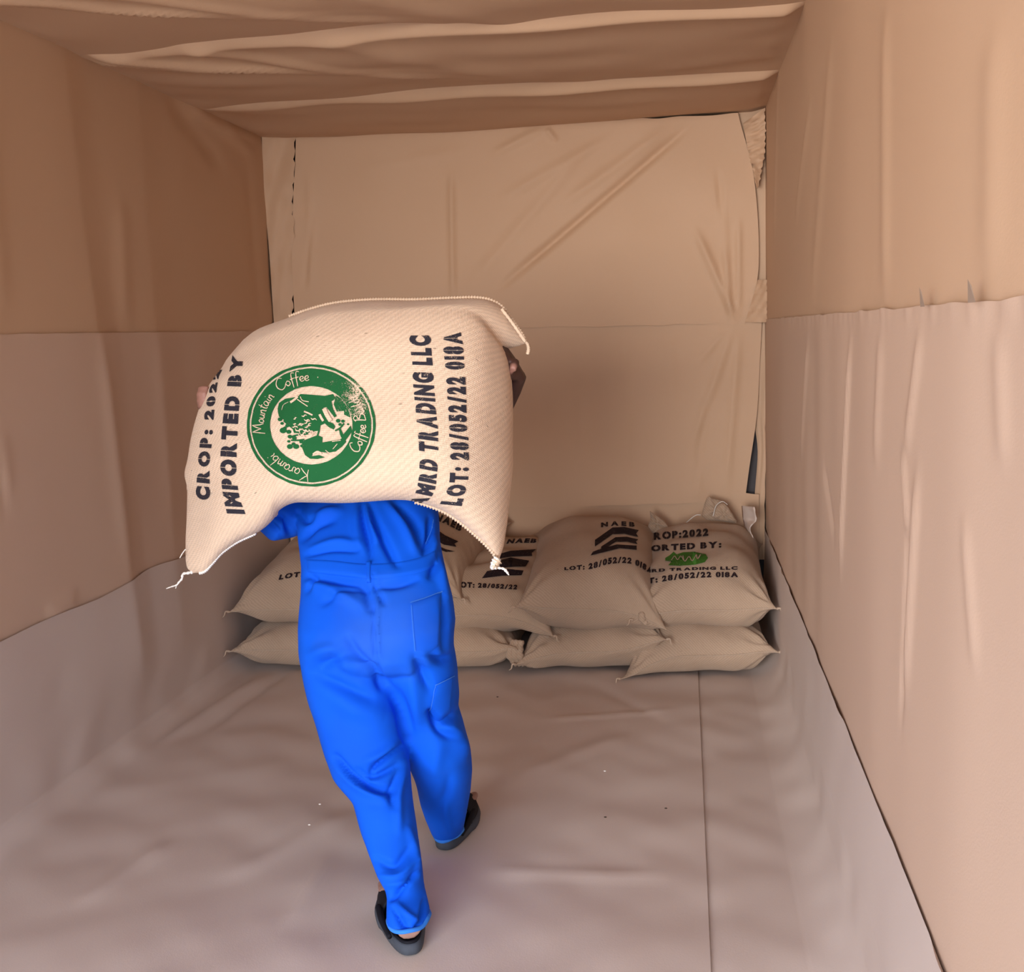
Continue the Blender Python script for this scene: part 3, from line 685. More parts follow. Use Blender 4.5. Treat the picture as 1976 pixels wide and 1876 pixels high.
# standing ears and loose thread of the right-hand sack
def ear(parent, pts, Y, thick=.012):
    P = [np.array(p, float) for p in pts]; c = sum(P)/len(P); n = 36
    out = crom([*P, P[0]], n+1)[:-1]; V = []; F = []; rs = [1.0, .93, .8, .6, .4, .2]
    for sd_ in (-1, 1):
        b = len(V)
        for r0 in rs:
            for i in range(n):
                p = c+(out[i]-c)*r0; h = thick*math.sqrt(1-r0**2)*(1+.35*math.sin(i*1.05+2*r0))
                V.append(at(p[0], p[1], Y+sd_*h))
        V.append(at(c[0], c[1], Y+sd_*thick))
        g = gridfaces(n, len(rs), wrap=True, base=b)
        g += [(b+(len(rs)-1)*n+i, b+(len(rs)-1)*n+(i+1) % n, b+len(rs)*n) for i in range(n)]
        F += g if sd_ > 0 else [f[::-1] for f in g]
    return mesh_obj('sack_ear', V, F, BURLAP_OLD, parent, uv=np.array([[v[0], v[2]] for v in V]))
t5 = SACKS['T5']
ear(t5, [(1254, 986), (1263, 992), (1280, 1004), (1290, 1018), (1286, 1030), (1262, 1030), (1251, 1018), (1255, 1002)], -.20, .02)
ear(t5, [(1354, 996), (1358, 976), (1366, 958), (1374, 962), (1392, 966), (1404, 978), (1418, 998), (1420, 1010), (1390, 1006), (1366, 1004)], -.16, .02)
ear(t5, [(1376, 1000), (1380, 980), (1398, 972), (1414, 994), (1418, 1006), (1396, 1006)], -.19, .02)
V, F = tube([at(1268, 1042, -.30), at(1288, 1026, -.26), at(1310, 1020, -.22), at(1340, 996, -.20), at(1352, 994, -.20)], .0022, 6, n=40)
mesh_obj('loose_thread', V, F, THREAD, t5)
V, F = tube([at(1376, 996, -.21), at(1382, 976, -.22), at(1394, 968, -.22), at(1404, 974, -.21)], .0018, 6, n=30)
mesh_obj('loose_thread', V, F, THREAD, t5)
ear(SACKS['T4'], [(1070, 1016), (1085, 1018), (1104, 1022), (1112, 1032), (1100, 1046), (1086, 1040), (1072, 1034)], -.16, .02)
# rolled corner knot of the bulging sack
c = at(1250, 1190, -.93)
V, F = tube([at(1243, 1176, -.93), at(1238, 1190, -.945), at(1246, 1201, -.94), at(1260, 1197, -.93)], [.012, .016, .014, .008], 10, n=24, bead=.12, beadn=5)
mesh_obj('rolled_corner', V, F, BURLAP_OLD, SACKS['T4'], uv=np.array([[v[0], v[2]] for v in V]))

# ------------------------------------------------------------------ folds pressed into a mesh where its camera-side surface carries them
def press(P, Nrm, folds, facing=.1):
    """P (n,3), Nrm (n,3). folds: (x0,y0,x1,y1,width_px,amp_m)"""
    q = topx(P); view = P-CAM; view /= np.linalg.norm(view, axis=1)[:, None]
    fac = np.clip((-(Nrm*view).sum(1)-facing)/.35, 0, 1); h = np.zeros(len(P))
    for f in folds:
        pts = np.array(f[0], float); w, amp = f[1], f[2]
        best = np.full(len(P), 1e9); env = np.zeros(len(P)); L = 0
        seg = crom(pts, 14); tl = np.linspace(0, 1, 14)
        for i in range(13):
            a, b = seg[i], seg[i+1]; d = b-a; ll = d@d+1e-9
            t = np.clip(((q-a)@d)/ll, 0, 1); dist = np.linalg.norm(q-(a+t[:, None]*d), axis=1)
            m = dist < best; best = np.where(m, dist, best); tt = tl[i]+t/13; env = np.where(m, np.sin(np.pi*np.clip(tt*.86+.07, 0, 1))**.6, env)
        h += amp*env*np.exp(-(best/w)**2)
    return P+Nrm*(h*fac)[:, None]
def normals_of(me):
    n = np.zeros(len(me.vertices)*3); me.vertices.foreach_get('normal', n); return n.reshape(-1, 3)
def coords_of(me):
    n = np.zeros(len(me.vertices)*3); me.vertices.foreach_get('co', n); return n.reshape(-1, 3)

# ------------------------------------------------------------------ the carried sack
NU, NV = 181, 131
Tc = [(470, 655), (500, 634), (560, 612), (600, 598), (650, 586), (720, 580), (800, 580), (870, 577), (930, 577), (965, 590), (990, 620), (1008, 646), (1016, 662)]
Rc = [(1016, 662), (1000, 668), (975, 676), (984, 700), (988, 740), (990, 780), (990, 840), (990, 900), (985, 950), (980, 1000), (973, 1045), (963, 1082)]
Bc = [(372, 1106), (395, 1103), (412, 1086), (430, 1066), (460, 1045), (500, 1026), (526, 1004), (540, 984), (566, 971), (600, 970), (660, 971), (700, 969), (760, 965), (800, 968), (850, 984), (885, 1005), (920, 1034), (945, 1058), (963, 1082)]
Lc = [(470, 655), (440, 690), (425, 714), (400, 748), (385, 785), (370, 838), (362, 885), (356, 915), (361, 945), (360, 1000), (358, 1050), (360, 1092), (372, 1106)]
s1 = (np.sin(np.linspace(-1, 1, NU)*math.pi/2)+1)/2; t1 = (np.sin(np.linspace(-1, 1, NV)*math.pi/2)+1)/2
def res(c, t):
    d = crom(c, 400); return np.stack([np.interp(t, np.linspace(0, 1, 400), d[:, k]) for k in (0, 1)], -1)
Tp, Bp, Lp, Rp = res(Tc, s1), res(Bc, s1), res(Lc, t1), res(Rc, t1)
S, Tt = np.meshgrid(s1, t1); s_ = S[..., None]; t_ = Tt[..., None]
PX = (1-t_)*Tp[None]+t_*Bp[None]+(1-s_)*Lp[:, None]+s_*Rp[:, None]-((1-s_)*(1-t_)*Tp[0]+s_*(1-t_)*Tp[-1]+(1-s_)*t_*Bp[0]+s_*t_*Bp[-1])
PX = PX.reshape(-1, 2); S = S.ravel(); Tt = Tt.ravel(); U = 2*S-1; Vt = 2*Tt-1
mid = -2.64-.13*Vt-.02*Vt**2+.07*np.abs(U)**2.2
prof = np.sqrt(np.clip(1-np.abs(U)**2.8, 0, 1)*np.clip(1-np.abs(Vt)**2.8, 0, 1))
f = Field(5, 12, (1.2, 4)); lump = f(np.stack([U*.4, Vt*.25], -1))*.004*np.minimum(1, prof*2)
def sk(side, th):
    Y = mid+side*th*prof+lump
    return np.array([at(PX[i, 0], PX[i, 1], Y[i]) for i in range(len(Y))])
# narrow the corners to ears: less thickness where |U|,|V| both large
front, back = sk(-1, .165), sk(1, .10)
carried = sack_mesh('coffee_sack', front, back, NU, NV, BURLAP)
tag(carried, 'large burlap sack with a round green emblem on the shoulders of the person', 'sack')
me = carried.data; P = coords_of(me); Nn = normals_of(me)
F_S = [([(495, 982), (520, 990), (548, 992)], 7, -.022), ([(470, 975), (505, 968), (530, 972)], 16, .010),
       ([(372, 1098), (395, 1060), (430, 1030), (470, 1010)], 9, .008), ([(380, 1100), (420, 1066), (470, 1038)], 6, -.007), ([(366, 1080), (375, 1040), (400, 1000)], 8, -.006), ([(400, 1085), (440, 1050), (500, 1015)], 5, .006),
       ([(961, 1078), (950, 1040), (925, 1000)], 8, .007), ([(962, 1076), (966, 1030), (960, 980)], 7, -.006), ([(955, 1066), (925, 1030), (880, 990)], 6, -.006),
       ([(985, 672), (950, 668), (915, 655), (880, 650)], 10, -.016), ([(1000, 655), (960, 650), (920, 635)], 14, .012), ([(978, 690), (950, 690), (900, 678)], 14, .008),
       ([(985, 640), (970, 620), (950, 598)], 6, -.008), ([(630, 968), (628, 945), (636, 920)], 8, .005), ([(655, 969), (652, 940), (650, 915)], 6, -.004), ([(700, 968), (704, 940), (700, 905)], 9, .005), ([(742, 964), (742, 935), (735, 900)], 7, -.005), ([(765, 962), (768, 930), (775, 900)], 8, .005),
       ([(357, 917), (375, 912), (395, 905)], 9, .010), ([(358, 945), (380, 935), (405, 930)], 7, -.006), ([(815, 970), (830, 940), (850, 900)], 12, -.004), ([(600, 600), (640, 640), (700, 660)], 25, .005), ([(730, 780), (760, 830), (770, 900)], 14, -.003)]
P = press(P, Nn, F_S)
me.vertices.foreach_set('co', P.ravel()); me.update()
CG = P[:NU*NV].reshape(NV, NU, 3)
cb = bvh_of(carried)
WEAR = at(705, 770, -2.78)
INKC = INK
GREEN = ink('green_ink', (0.013, 0.112, 0.034), wear_at=WEAR, r0=.015, r1=.105, base=.12)
project('printed_lettering', [
    line_text('IMPORTED BY', [(471, 992), (459, 955), (454, 900), (457, 820), (463, 750), (468, 686)], [(440, 991), (432, 955), (427, 900), (430, 830), (439, 750), (450, 686)], .075, gap=.15),
    line_text('CROP: 2022', [(404, 966), (403, 900), (408, 850), (411, 810), (415, 770), (421, 730), (428, 714)], [(379, 963), (383, 900), (388, 850), (394, 815), (400, 775), (409, 740), (416, 716)], .075, gap=.20),
    line_text('AMRD TRADING LLC', [(812, 978), (834, 950), (840, 914), (842, 881), (842, 853), (841, 825), (838, 798), (835, 758), (833, 733), (831, 701), (829, 679), (827, 648)], [(788, 974), (803, 950), (810, 914), (810, 881), (809, 853), (806, 825), (804, 798), (800, 758), (798, 733), (797, 701), (794, 679), (791, 648)], .075, gap=.15),
    line_text('LOT: 28/052/22 018A', [(887, 976), (893, 954), (899, 930), (901, 895), (901, 871), (899, 839), (897, 814), (896, 774), (895, 746), (893, 709), (891, 687), (890, 669), (886, 642)], [(850, 972), (860, 954), (868, 930), (869, 895), (870, 871), (868, 839), (867, 814), (865, 774), (863, 746), (860, 709), (858, 687), (856, 669), (858, 642)], .075, gap=.15)],
    cb, INKC, carried, off=.0015)
# round emblem, drawn in the 1976x1835 frame of its close view
KX, KY = 280/1976., 260/1835.
def c2p(pts): return [(460+p[0]*KX, 690+p[1]*KY) for p in pts]
CX, CY, RX, RY = 460+995*KX, 690+925*KY, 875*KX, 830*KY
em = [ring(CX, CY, .958, 1.0, RX, RY, 120, 2, .004), ring(CX, CY, .640, .930, RX, RY, 120, 7, .003)]
polys = [
 [(540, 700), (560, 620), (640, 565), (760, 545), (815, 535), (850, 500), (1000, 510), (1180, 525), (1290, 500), (1330, 560), (1270, 600), (1290, 700), (1340, 800), (1310, 820), (1250, 740), (1200, 680), (1155, 690), (1190, 760), (1240, 880), (1290, 900), (1320, 940), (1300, 985), (1230, 950), (1180, 900), (1120, 930), (1110, 1000), (1020, 1010), (900, 1040), (760, 1030), (740, 960), (690, 900), (620, 850), (560, 810), (545, 750)],
 [(870, 1150), (920, 1120), (1000, 1090), (1080, 1060), (1150, 1090), (1145, 1160), (1250, 1140), (1380, 1120), (1440, 1080), (1470, 1150), (1420, 1210), (1330, 1280), (1230, 1300), (1150, 1290), (1080, 1280), (1030, 1300), (1000, 1345), (1100, 1330), (1180, 1360), (1080, 1385), (980, 1380), (910, 1330), (870, 1230)],
 [(1330, 520), (1400, 560), (1460, 640), (1500, 700), (1440, 730), (1340, 740), (1300, 640)],
 [(1440, 690), (1500, 680), (1525, 820), (1440, 780)], [(1390, 960), (1430, 1050), (1530, 930), (1552, 1010), (1460, 1130), (1400, 1090)]]
for p in polys: em.append(poly_flat(c2p(p), 9))
for (x, y, r) in ((615, 995, 40), (690, 1015, 28), (705, 1215, 34), (790, 1215, 34), (705, 1080, 26), (572, 845, 26), (640, 960, 20), (690, 1145, 18), (755, 1180, 22), (765, 1100, 26), (860, 1150, 24), (870, 1205, 22), (1360, 865, 26), (1425, 870, 22), (1385, 915, 20), (1495, 912, 14), (600, 900, 20), (670, 930, 24)):
    em.append(poly_flat(c2p([(x+r*math.cos(a)*(1.2), y+r*math.sin(a)) for a in np.linspace(0, 2*math.pi, 12, endpoint=False)]), 20))
for pts in ([(1100, 1000), (1070, 1080), (1000, 1110)], [(620, 860), (700, 930), (800, 1010)], [(700, 1090), (800, 1060), (950, 1040)], [(720, 1130), (820, 1130), (900, 1120)], [(1380, 980), (1400, 1060), (1440, 1130)], [(1320, 1000), (1390, 960), (1440, 900)]):
    em.append(ribbon(c2p(pts), 3.2))
project('printed_emblem', em, cb, GREEN, carried, off=.0015)
# pale strokes inside the emblem (bare cloth showing) and the hand-lettered ring
def arcpos(ang, r): return np.array([995+875*r*math.cos(ang), 925+830*r*math.sin(ang)])
LET = {  # strokes on a unit body, y up
 'K': [[(.1, 1.5), (.2, .7), (.1, 0)], [(.95, 1.45), (.5, .95), (.2, .75)], [(.2, .75), (.6, .35), (1.05, -.1)]], 'M': [[(-.1, -.1), (.15, .8), (.3, 1.5)], [(.3, 1.5), (.5, .8), (.62, .35)], [(.62, .35), (.85, 1.0), (1.1, 1.5)], [(1.1, 1.5), (1.15, .6), (1.35, 0)]],
 'C': [[(1.0, 1.25), (.7, 1.5), (.25, 1.1), (.08, .5), (.35, 0), (.8, .1), (1.05, .4)]], 'B': [[(.2, 1.45), (.15, .7), (.05, 0)], [(-.05, 1.3), (.5, 1.55), (.85, 1.2), (.3, .85), (.85, .6), (.8, .15), (.1, 0)]],
 'a': [[(.6, .62), (.25, .68), (.08, .3), (.3, .02), (.55, .3), (.62, .6), (.6, .1), (.8, .05)]], 'r': [[(.1, .65), (.18, .3), (.1, 0)], [(.15, .4), (.35, .65), (.55, .6)]], 'm': [[(.1, .6), (.1, 0)], [(.1, .4), (.3, .65), (.4, .4), (.38, 0)], [(.4, .4), (.6, .65), (.72, .4), (.8, 0)]],
 'b': [[(.2, 1.4), (.1, .6), (.1, 0)], [(.1, .4), (.4, .65), (.6, .3), (.35, 0), (.1, .1)]], 'i': [[(.2, .62), (.15, .2), (.3, .02)], [(.28, .95), (.32, 1.0)]], 'o': [[(.35, .65), (.08, .4), (.2, .02), (.5, .15), (.5, .5), (.3, .65)]],
 'u': [[(.1, .62), (.08, .15), (.3, .02), (.5, .3), (.55, .62)], [(.55, .62), (.52, .1), (.7, .03)]], 'n': [[(.1, .62), (.1, 0)], [(.1, .35), (.35, .66), (.5, .4), (.5, .03), (.66, .05)]], 't': [[(.3, 1.2), (.2, .5), (.25, .05), (.45, .05)], [(.05, .8), (.5, .82)]],
 'f': [[(.65, 1.3), (.4, 1.4), (.25, .8), (.1, -.5)], [(.05, .65), (.5, .68)]], 'e': [[(.1, .3), (.4, .35), (.45, .6), (.2, .62), (.06, .3), (.25, .02), (.55, .15)]], 'l': [[(.3, 1.4), (.15, .6), (.2, .05), (.35, .05)]], 'd': [[(.5, .6), (.2, .65), (.06, .3), (.25, .02), (.5, .3)], [(.6, 1.4), (.5, .6), (.55, .05), (.7, .05)]], '.': [[(.1, .5), (.16, .5)]], ' ': []}
LW = {'K': 1.05, 'M': 1.4, 'C': 1.0, 'B': .95, 'a': .75, 'r': .5, 'm': .9, 'b': .65, 'i': .38, 'o': .62, 'u': .68, 'n': .68, 't': .48, 'f': .5, 'e': .55, 'l': .4, 'd': .72, '.': .3, ' ': .5}
def arc_text(s, a0, a1, size, cw=True, r=.785, w=2.0):
    tot = sum(LW[c] for c in s); out = []; x = 0
    for ch in s:
        for st in LET[ch]:
            pts = []
            for (lx, ly) in st:
                an = a0+(a1-a0)*(x+lx)/tot; rr = r+(ly-.45)*size*(1 if cw else -1); pts.append(arcpos(an, rr))
            out.append(ribbon(c2p(pts), [w*.6, w, w*.7]))
        x += LW[ch]
    return out
pale = arc_text('Karambi', math.radians(92), math.radians(142), .13, w=1.8)+arc_text('Mountain', math.radians(170), math.radians(220), .12, w=1.9)+arc_text('Coffee', math.radians(229), math.radians(268), .125, w=2.0)
pale += arc_text('Coffee Build', math.radians(33), math.radians(-33), .12, cw=False, r=.80, w=2.2)+arc_text('.', math.radians(276), math.radians(280), .1, w=2.6)
for pts, w in (([(715, 618), (770, 580), (815, 535)], 4.2), ([(850, 540), (880, 590), (965, 610)], 1.6), ([(810, 575), (880, 625), (950, 672)], 1.8), ([(600, 720), (625, 650), (690, 610)], .9),
               ([(900, 740), (950, 760), (1015, 790)], 3.0), ([(1110, 780), (1135, 830), (1160, 870)], 4.4), ([(1170, 700), (1210, 790), (1260, 870)], 8), ([(1280, 1150), (1400, 1130)], 1.2), ([(1190, 1265), (1240, 1300), (1310, 1290)], 1.2), ([(1290, 1250), (1350, 1180)], 1.2), ([(1150, 1300), (1240, 1330), (1330, 1335)], 1.6),
               ([(1020, 1320), (1080, 1285), (1140, 1310)], 3.2)):
    pale.append(ribbon(c2p(pts), w))
r_ = np.random.RandomState(3)
for k in range(26):
    x, y = r_.uniform(760, 1040), r_.uniform(770, 1090); L = r_.uniform(40, 110); an = r_.uniform(-.6, .9)
    d = np.array([math.cos(an), math.sin(an)])*L/2; n = np.array([-d[1], d[0]])*.25
    p = np.array([x, y]); pale.append(ribbon(c2p([p-d, p-d*.3+n, p+d*.3-n, p+d]), [.6, 2.4, 2.0, .6]))
project('printed_highlight', pale, cb, BURLAP, carried, off=.0028)
for o in carried.children:
    if o.name.startswith('printed_highlight'):
        l = o.data.uv_layers.new(name='weave')
        for lp in o.data.loops:
            q = o.data.vertices[lp.vertex_index].co; l.data[lp.index].uv = (q.x, q.z)
# sewn edges
def seam_along(idx, off, name='stitched_seam', r=.0042, mat=CORD, beads=70, parent=carried):
    pts = [P[i]+off for i in idx]
    V, F = tube(pts[::3], r, 8, n=beads*6, bead=.38, beadn=beads); mesh_obj(name, V, F, mat, parent)
toprow = [i for i in range(NU) if s1[i] > .16]; seam_along(toprow, np.array([0, -.004, .003]), beads=95, r=.0036)
bot = [(NV-1)*NU+i for i in range(NU) if s1[i] > .70]; seam_along(bot, np.array([0, -.006, 0]), beads=34)
bot = [(NV-1)*NU+i for i in range(NU) if .02 < s1[i] < .24]; seam_along(bot, np.array([0, -.006, 0]), beads=34, mat=THREAD, r=.0036)
def thr(pts, Y, r=.0022, parent=carried, mat=THREAD, name='loose_thread'):
    V, F = tube([at(x, y, Y-.002*k) for k, (x, y) in enumerate(pts)], r, 6, n=8*len(pts), bead=.2, beadn=9); return mesh_obj(name, V, F, mat, parent)
YB = -2.72
thr([(372, 1104), (362, 1106), (353, 1108), (351, 1117), (345, 1124), (341, 1129), (332, 1132), (321, 1136)], YB, [.0045, .0035, .003, .0022, .0014])
thr([(341, 1128), (340, 1132), (339, 1136)], YB, .0014)
thr([(358, 1060), (352, 1068), (347, 1077)], YB, .0014)
thr([(960, 1076), (955, 1085), (951, 1094), (962, 1096), (972, 1098), (978, 1104), (982, 1110)], -2.74, [.010, .010, .008, .0035, .003, .004, .0018])
thr([(963, 1080), (958, 1084), (956, 1092), (950, 1090)], -2.74, [.012, .010, .009, .006], mat=CORD, name='knotted_corner')
thr([(1012, 656), (1018, 664), (1020, 674), (1018, 684)], -2.50, [.004, .0045, .005, .005], mat=CORD)
thr([(968, 596), (985, 618), (1002, 642), (1014, 660)], -2.525, .0045, mat=CORD, name='stitched_seam')

# stray jute fibres on the carried sack
Nn2 = normals_of(carried.data); q2 = topx(P); vw = P-CAM; vw /= np.linalg.norm(vw, axis=1)[:, None]
sil = np.abs((Nn2*vw).sum(1)); cand = np.where(sil < .30)[0]; allv = np.arange(NU*NV); rf = np.random.RandomState(5); parts = []
for i in list(rf.choice(cand, 260))+list(rf.choice(allv, 160)):
    p = P[i]; n = Nn2[i]; t = rf.randn(3); t -= n*(t@n); t /= np.linalg.norm(t); L = rf.uniform(.004, .013)
    k = .8 if i in cand[:0] else .45
    parts.append(tube([p, p+n*L*k*.6+t*L*.4, p+n*L*k+t*L], [.00035, .0003, .00015], 3, n=5))
V, F = join(parts); tag(mesh_obj('stray_fibres', V, F, CORD, carried), kind='stuff')

# ------------------------------------------------------------------ the person
person = bpy.data.objects.new('person', None); COL.objects.link(person)
person.location = (0, 0, 0)
tag(person, 'person in a bright blue coverall and black sandals seen from behind, stooping under a sack', 'person')
def loft(rings, n=40, ex=2.35):
    V = []; prev = None
    for (y, xl, xr, Yc, rd) in rings:
        a, b = at(xl, y, Yc), at(xr, y, Yc); c = (a+b)/2; hw = np.linalg.norm(b-a)/2
        for k in range(n):
            t = 2*math.pi*k/n; cs, sn = math.cos(t), math.sin(t)
            V.append((c[0]+hw*np.sign(cs)*abs(cs)**(2/ex), c[1]+rd*np.sign(sn)*abs(sn)**(2/ex), c[2]))
    m = len(rings); F = gridfaces(n, m, wrap=True); F.append(tuple(range(n))[::-1]); F.append(tuple((m-1)*n+k for k in range(n)))
    return V, F
def dens(rings, k=5):
    R = np.array(rings, float); return [tuple(r) for r in crom(R, len(R)*k)] if False else [tuple(np.array([np.interp(t, np.arange(len(R)), R[:, c]) for c in range(5)])) for t in np.linspace(0, len(R)-1, len(R)*k)]
torso = [(850, 640, 775, -2.30, .08), (880, 600, 822, -2.36, .11), (930, 582, 838, -2.43, .125), (980, 575, 842, -2.51, .13), (1040, 580, 849, -2.60, .125), (1090, 587, 858, -2.66, .12), (1150, 584, 872, -2.71, .135), (1200, 582, 878, -2.74, .145), (1250, 585, 873, -2.75, .15), (1272, 605, 862, -2.75, .13), (1292, 660, 810, -2.74, .09)]
legL = [(1200, 583, 735, -2.74, .12), (1250, 584, 748, -2.75, .13), (1300, 592, 762, -2.76, .13), (1350, 603, 772, -2.77, .125), (1400, 618, 779, -2.79, .115), (1450, 632, 783, -2.81, .105), (1490, 648, 787, -2.83, .10), (1515, 668, 790, -2.85, .095), (1535, 684, 793, -2.87, .09), (1560, 690, 797, -2.89, .085), (1600, 700, 803, -2.92, .08), (1640, 714, 808, -2.95, .076), (1680, 732, 813, -2.98, .07), (1705, 747, 816, -2.99, .066), (1735, 750, 821, -3.03, .07), (1772, 750, 829, -3.05, .073)]
legR = [(1200, 715, 878, -2.73, .12), (1250, 715, 872, -2.73, .12), (1300, 722, 880, -2.72, .12), (1345, 738, 881, -2.70, .115), (1370, 750, 878, -2.69, .11), (1400, 766, 890, -2.68, .11), (1450, 787, 904, -2.66, .105), (1490, 800, 909, -2.63, .10), (1530, 812, 907, -2.60, .09), (1570, 824, 900, -2.56, .08), (1604, 838, 894, -2.53, .066)]
def jt(px, py, Y): return at(px, py, Y)
shL, elL, wrL = jt(600, 905, -2.40), jt(537, 1000, -2.56), jt(426, 782, -2.45)
shR, elR, wrR = jt(820, 905, -2.40), jt(938, 842, -2.32), jt(999, 722, -2.46)
def limb(pts, rad, n=24, sides=20): return tube(pts, rad, sides, n=n)
slL = limb([jt(655, 900, -2.40), shL, (shL+elL)/2+np.array([0, 0, -.01]), elL, elL*.75+wrL*.25, elL*.5+wrL*.5], [.085, .085, .075, .068, .062, .060])
slR = limb([jt(765, 900, -2.40), shR, (shR+elR)/2, elR, elR*.8+wrR*.2], [.085, .085, .075, .056, .048])
def remeshed(name, parts, voxel, mat, parent, smooth_it=6):
    V, F = join(parts); o = mesh_obj(name, V, F, mat, None)
    m = o.modifiers.new('r', 'REMESH'); m.mode = 'VOXEL'; m.voxel_size = voxel
    s = o.modifiers.new('s', 'SMOOTH'); s.iterations = smooth_it; s.factor = .5
    dg = bpy.context.evaluated_depsgraph_get(); me = bpy.data.meshes.new_from_object(o.evaluated_get(dg))
    bpy.data.objects.remove(o)
    me.materials.clear(); me.materials.append(mat); me.polygons.foreach_set('use_smooth', [True]*len(me.polygons))
    me.name = name; ob = bpy.data.objects.new(name, me); COL.objects.link(ob); ob.parent = parent
    return ob
cover = remeshed('coverall', [loft(dens(torso)), loft(dens(legL)), loft(dens(legR)), slL, slR], .006, BLUE, person, 10)
cvb0 = bvh_of(cover)
me = cover.data; Pc = coords_of(me); Nc = normals_of(me)
FC = [  # (polyline px, width px, amp m)
 ([(698, 968), (702, 1000), (712, 1045), (716, 1075)], 6, -.012), ([(712, 968), (725, 1010), (745, 1050), (765, 1090)], 8, -.016), ([(708, 975), (715, 1010), (728, 1040)], 6, .012), ([(690, 975), (688, 1020), (696, 1060)], 9, .008),
 ([(770, 975), (800, 1010), (815, 1050)], 10, -.012), ([(745, 970), (775, 1010), (800, 1060)], 9, .010), ([(830, 1000), (828, 1040), (818, 1065)], 6, -.012), ([(600, 1010), (630, 990), (655, 985)], 9, .010), ([(585, 1040), (610, 1015), (640, 1005)], 8, -.010),
 ([(590, 1072), (640, 1060), (690, 1062)], 6, -.008), ([(600, 1060), (650, 1045), (690, 1050)], 8, .007), ([(577, 990), (590, 1005), (612, 1000)], 7, -.010),
 ([(596, 1115), (650, 1120), (700, 1130), (715, 1175)], 9, -.014), ([(600, 1125), (640, 1140), (690, 1165)], 12, .012), ([(625, 1165), (660, 1140), (700, 1138)], 7, -.008), ([(720, 1130), (760, 1128), (800, 1118)], 9, -.012), ([(740, 1165), (730, 1145), (725, 1130)], 6, -.009), ([(595, 1140), (605, 1120), (600, 1110)], 6, -.010),
 ([(672, 1232), (690, 1262), (720, 1290), (735, 1325)], 9, -.014), ([(610, 1290), (660, 1265), (680, 1270)], 14, -.014), ([(600, 1300), (650, 1320), (710, 1345)], 12, -.012), ([(600, 1265), (640, 1255), (680, 1290)], 14, .010), ([(640, 1340), (690, 1370), (740, 1380)], 22, .010),
 ([(724, 1110), (722, 1200), (726, 1270), (745, 1320)], 3.0, -.007), ([(728, 1110), (727, 1200), (731, 1270)], 4, .005), ([(745, 1310), (768, 1370), (782, 1430)], 8, -.010), ([(790, 1300), (800, 1340), (805, 1400)], 14, .010), ([(765, 1330), (785, 1380), (795, 1420)], 10, -.012),
 ([(802, 1270), (815, 1300), (830, 1330)], 10, -.014), ([(870, 1265), (850, 1275), (830, 1265)], 8, -.014), ([(878, 1375), (850, 1395), (830, 1375)], 8, -.016), ([(832, 1378), (848, 1410), (880, 1425)], 9, -.016), ([(860, 1400), (885, 1430), (900, 1460)], 14, .010), ([(845, 1430), (840, 1470), (838, 1500)], 16, .008),
 ([(855, 1150), (862, 1200), (858, 1250)], 8, -.012), ([(838, 1040), (850, 1100), (862, 1150)], 9, .010), ([(846, 1060), (842, 1090), (832, 1110)], 8, -.014),
 ([(775, 1440), (740, 1465), (718, 1485), (716, 1497)], 5, -.014), ([(765, 1430), (735, 1455), (705, 1470)], 10, .010), ([(648, 1460), (680, 1495), (720, 1522), (755, 1526)], 7, -.018), ([(690, 1485), (712, 1500), (740, 1492), (765, 1478)], 6, -.012), ([(655, 1480), (700, 1525), (740, 1545)], 10, .012), ([(762, 1560), (755, 1530), (775, 1480)], 7, -.008), ([(780, 1470), (768, 1540), (770, 1600)], 9, .008),
 ([(725, 1660), (760, 1672), (790, 1640)], 8, -.010), ([(735, 1690), (770, 1690), (800, 1660)], 6, .008), ([(757, 1735), (780, 1712), (806, 1680)], 5, -.013), ([(745, 1705), (770, 1705), (790, 1700)], 7, .008), ([(762, 1755), (775, 1780), (790, 1800)], 6, -.012), ([(765, 1745), (785, 1765), (810, 1780)], 7, .008), ([(822, 1735), (815, 1770), (800, 1796)], 5, -.012), ([(790, 1600), (800, 1640), (808, 1690)], 7, .007),
 ([(850, 1560), (862, 1530), (866, 1500)], 10, -.006), ([(870, 1610), (862, 1580), (858, 1550)], 8, .006), ([(540, 1030), (520, 1010), (512, 1000)], 6, -.01), ([(560, 1030), (552, 1005), (530, 992)], 7, -.014)]
Pc = press(Pc, Nc, [(f[0], f[1]*.95, f[2]*1.5) for f in FC], 0.0)
fz = Field(91, 14, (3, 9), dim=3); Pc = Pc+Nc*(fz(Pc)*.0016)[:, None]
fz = Field(92, 10, (1, 3), dim=3); Pc = Pc+Nc*(fz(Pc)*.0022)[:, None]
me.vertices.foreach_set('co', Pc.ravel()); me.update()
cvb = bvh_of(cover)
def patch_on(name, quad, bvh, mat, parent, off=.004, nu=16, nv=18, thick=.003):
    """quad TL,TR,BR,BL in picture -> cloth patch with turned edge lying on the coverall"""
    A = crom(quad[0], nu); B = crom(quad[1], nu); V = []; o0 = Vector(CAM); last = None; G2 = []
    for j in range(nv):
        for i in range(nu):
            p = A[i]*(1-j/(nv-1))+B[i]*j/(nv-1); d = Vector(ray(p[0], p[1])).normalized(); h = bvh.ray_cast(o0, d, 20)
            if h[0] is None: h = (last, -d)
            n = h[1] if h[1].dot(d) < 0 else -h[1]; last = h[0]
            e = min(i, j, nu-1-i, nv-1-j); G2.append(h[0]+n*(off if e > 0 else .0005)); 
    F = gridfaces(nu, nv)
    return mesh_obj(name, G2, F, mat, parent)
patch_on('back_pocket', ([(791, 1165), (822, 1155), (852, 1142)], [(798, 1259), (815, 1268), (846, 1247)]), cvb, BLUE, cover)
